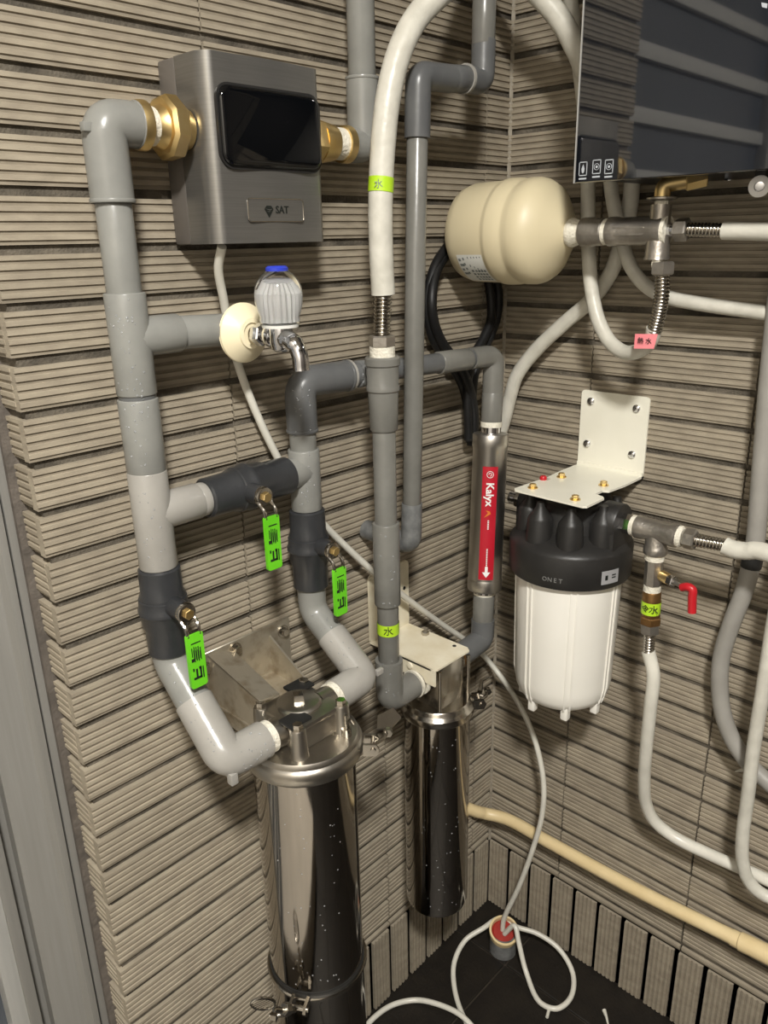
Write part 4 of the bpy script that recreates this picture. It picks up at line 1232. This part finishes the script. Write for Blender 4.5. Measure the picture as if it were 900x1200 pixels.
# side tap with red lever
sv = U(.360, uz - .064)
stp = MB().cyl(sv, sv + V((-.006, -.014, .0)), .0080, 16)
stp.build('side_tap', M['brass'], t2)
MB().hexa(sv + V((-.006, -.013, 0)), sv + V((-.010, -.023, 0)), .0082).build('tap_nut', M['chrome'], t2)
ro = V((-0.128, -0.385, 0.923))
MB().tube(smooth_path([V((-0.134, -0.399, 0.922)), V((-0.136, -0.407, 0.926)), V((-0.136, -0.414, 0.924)), V((-0.136, -0.415, 0.913)), V((-0.136, -0.417, 0.891))], 5), .0058, 10).build('red_lever', M['red'], t2)
MB().tube([sv + V((-.008, -.018, 0)), V((-0.134, -0.401, 0.923))], .0032, 8).build('lever_stem', M['iron'], t2)

h6 = thing('white_hose', U(.446, uz), 'white hose leaving the picture to the right of the lower steel tee', 'hose')
hose_mesh([U(.440, uz + .002), U(.452, uz), U(.468, uz + .002), U(.480, uz + .006), U(.52, uz + .004), U(.58, uz), U(.72, uz - .01), U(.88, uz - .03), U(1.04, uz - .03)], .0118, M['hose'], 'hose', h6, 6, 18, .03)
h7 = thing('white_hose', (-0.112, -0.363, 0.789), 'white hose dropping below the green-taped valve and bending right along the wall', 'hose')
hose_mesh([U(.352, uz - .188)] + [(-0.112, -0.363, 0.763), (-0.108, -0.362, 0.702), (-0.095, -0.357, 0.617), (-0.08, -0.353, 0.55), (-0.065, -0.354, 0.496), (-0.052, -0.367, 0.459), (-0.042, -0.4, 0.439), (-0.036, -0.458, 0.435), (-0.034, -0.506, 0.437), (-0.034, -0.578, 0.441), (-0.034, -0.668, 0.445), (-0.034, -0.76, 0.448)], .0098, M['tube'], 'hose', h7, 8, 18, .006)
h8 = thing('white_hose', (-0.055, -0.542, 0.424), 'white hose hanging at the right edge, curling out at the bottom', 'hose')
hose_mesh([(-0.07, -0.513, 1.15), (-0.07, -0.512, 1.073), (-0.07, -0.506, 0.991), (-0.07, -0.502, 0.891), (-0.07, -0.502, 0.773), (-0.07, -0.502, 0.674), (-0.068, -0.504, 0.592), (-0.066, -0.505, 0.522), (-0.064, -0.51, 0.478), (-0.06, -0.52, 0.446), (-0.056, -0.537, 0.43), (-0.05, -0.567, 0.425), (-0.05, -0.636, 0.43), (-0.05, -0.726, 0.435)], .0095, M['hose'], 'hose', h8, 8, 18, .01)
# grey conduit
gp = thing('grey_conduit', (-0.04, -0.453, 0.943), 'thick matt grey pipe bowing down the right wall behind the white hoses', 'pipe')
hose_mesh([(-0.035, -0.435, 1.397), (-0.035, -0.438, 1.307), (-0.035, -0.441, 1.212), (-0.035, -0.446, 1.111), (-0.036, -0.451, 1.028), (-0.037, -0.454, 0.967), (-0.037, -0.449, 0.901), (-0.036, -0.438, 0.844), (-0.035, -0.43, 0.787), (-0.034, -0.432, 0.741), (-0.033, -0.442, 0.693), (-0.032, -0.462, 0.652), (-0.03, -0.492, 0.62), (-0.03, -0.531, 0.599), (-0.03, -0.592, 0.573), (-0.03, -0.661, 0.548)], .0125, M['old_pipe'], 'pipe_length', gp, 8, 20)
MB().tube([(-0.037, -0.454, 0.955), (-0.037, -0.453, 0.936)], .0138, 20).build('cable_tie', M['rubber'], gp)
# beige pipe
yp = thing('beige_pipe', (-0.025, -0.26, 0.273), 'cream yellow pipe running low along the right wall above the upright tiles', 'pipe')
hose_mesh([V((-.085, .006, .300)), V((-.062, -.012, .284)), V((-.046, -.020, .274))] + [(-0.027, -0.06, 0.271), (-0.026, -0.151, 0.272), (-0.025, -0.26, 0.273), (-0.025, -0.36, 0.277), (-0.025, -0.508, 0.29)], .0120, M['yellow_pvc'], 'pipe_length', yp, 8, 22)
MB().tube([(-0.025, -0.503, 0.289), (-0.025, -0.514, 0.29), (-0.025, -0.516, 0.29), (-0.025, -0.532, 0.292), (-0.025, -0.802, 0.312)], [.0132, .0132, .0150, .0152, .0152], 22).build('coupling', M['yellow_pvc'], yp)
# dark case
dc = thing('wall_case', (-.03, -.72, .50), 'dark grey box on the right wall at the right edge behind the hanging hose', 'box')
MB().box((-.055, -.84, .535), (0, -.630, .830), .006).build('case', M['case'], dc)
MB().box((-.0575, -.84, .600), (-.054, -.640, .820), .002).build('cover', M['case'], dc)
def drops(parent, runs, n):
    bm = bmesh.new()
    for _ in range(n):
        p0, p1, r = random.choice(runs)
        p0, p1 = V(p0), V(p1)
        ax_ = (p1 - p0).normalized()
        q = p0.lerp(p1, random.random())
        d = V((-.62 + random.uniform(-.6, .6), -.7 + random.uniform(-.6, .6), random.uniform(-.3, .6)))
        d = (d - ax_ * d.dot(ax_)).normalized()
        k = random.uniform(.0006, .0014)
        u_, v_ = ax_, d.cross(ax_)
        c_ = q + d * (r - k * .15)
        ring_ = [bm.verts.new(c_ + (u_ * math.cos(t * PI / 3) + v_ * math.sin(t * PI / 3)) * k) for t in range(6)]
        mid_ = [bm.verts.new(c_ + d * k * .45 + (u_ * math.cos(t * PI / 3) + v_ * math.sin(t * PI / 3)) * k * .7) for t in range(6)]
        top_ = bm.verts.new(c_ + d * k * .65)
        for t in range(6):
            bm.faces.new((ring_[t], ring_[(t + 1) % 6], mid_[(t + 1) % 6], mid_[t]))
            bm.faces.new((mid_[t], mid_[(t + 1) % 6], top_))
    mb = MB()
    mb.merge(bm)
    o = mb.build('water_drops', M['drop'], parent, smooth=80)
    o['kind'] = 'stuff'
drops(riser, [(P3(LX, 1.24), P3(LX, 1.05), .0208), (P3(LX, 1.33), P3(LX, 1.2), .0205)], 90)
drops(loop, [(P3(MIDX, 1.055), P3(MIDX, 1.13), .0200), (e0 + kd * .02, e0 + kd * .12, .0180), (P3(MIDX, 1.15), e0, .0195)], 60)
drops(low, [(lerp(c45, eb, .1), lerp(c45, eb, .95), .0222), (eb, (-.655, -.14, FZ1), .0225)], 40)
drops(midlow, [(lerp(c46, FR, .1), lerp(c46, FR, .95), .0208)], 30)
drops(hr, [((HX, -HD, .9), (HX, -HD, 1.02), .0182), ((HX, -HD, .76), (HX, -HD, .82), .0200)], 30)
drops(f1, [((F1.x, F1.y, .46), (F1.x, F1.y, .78), .0632)], 50)
drops(f2, [((F2.x, F2.y, .32), (F2.x, F2.y, .66), .0522)], 50)

# loose scraps on the floor
tag(MB().cyl((-0.149, -0.246, 0.003), (-0.135, -0.241, 0.003), .003, 8).build('plastic_scrap', M['tube'], None), 'tiny white plastic scrap on the dark floor below the tube loop', 'scrap')
tag(MB().tube([(-0.065, -0.317, 0.004), (-0.074, -0.327, 0.003), (-0.092, -0.342, 0.003)], [.004, .0025, .0012], 8).build('cable_scrap', M['tube'], None), 'small white cable end lying on the floor near the right wall', 'scrap')
tag(MB().tube([(-0.012, -0.466, 0.587), (-0.02, -0.48, 0.602), (-0.022, -0.495, 0.617)], [.001, .0032, .003], 8).build('cable_tie', M['tube'], None), 'white plastic tie end poking out beside the hose at the dark case', 'cable tie')
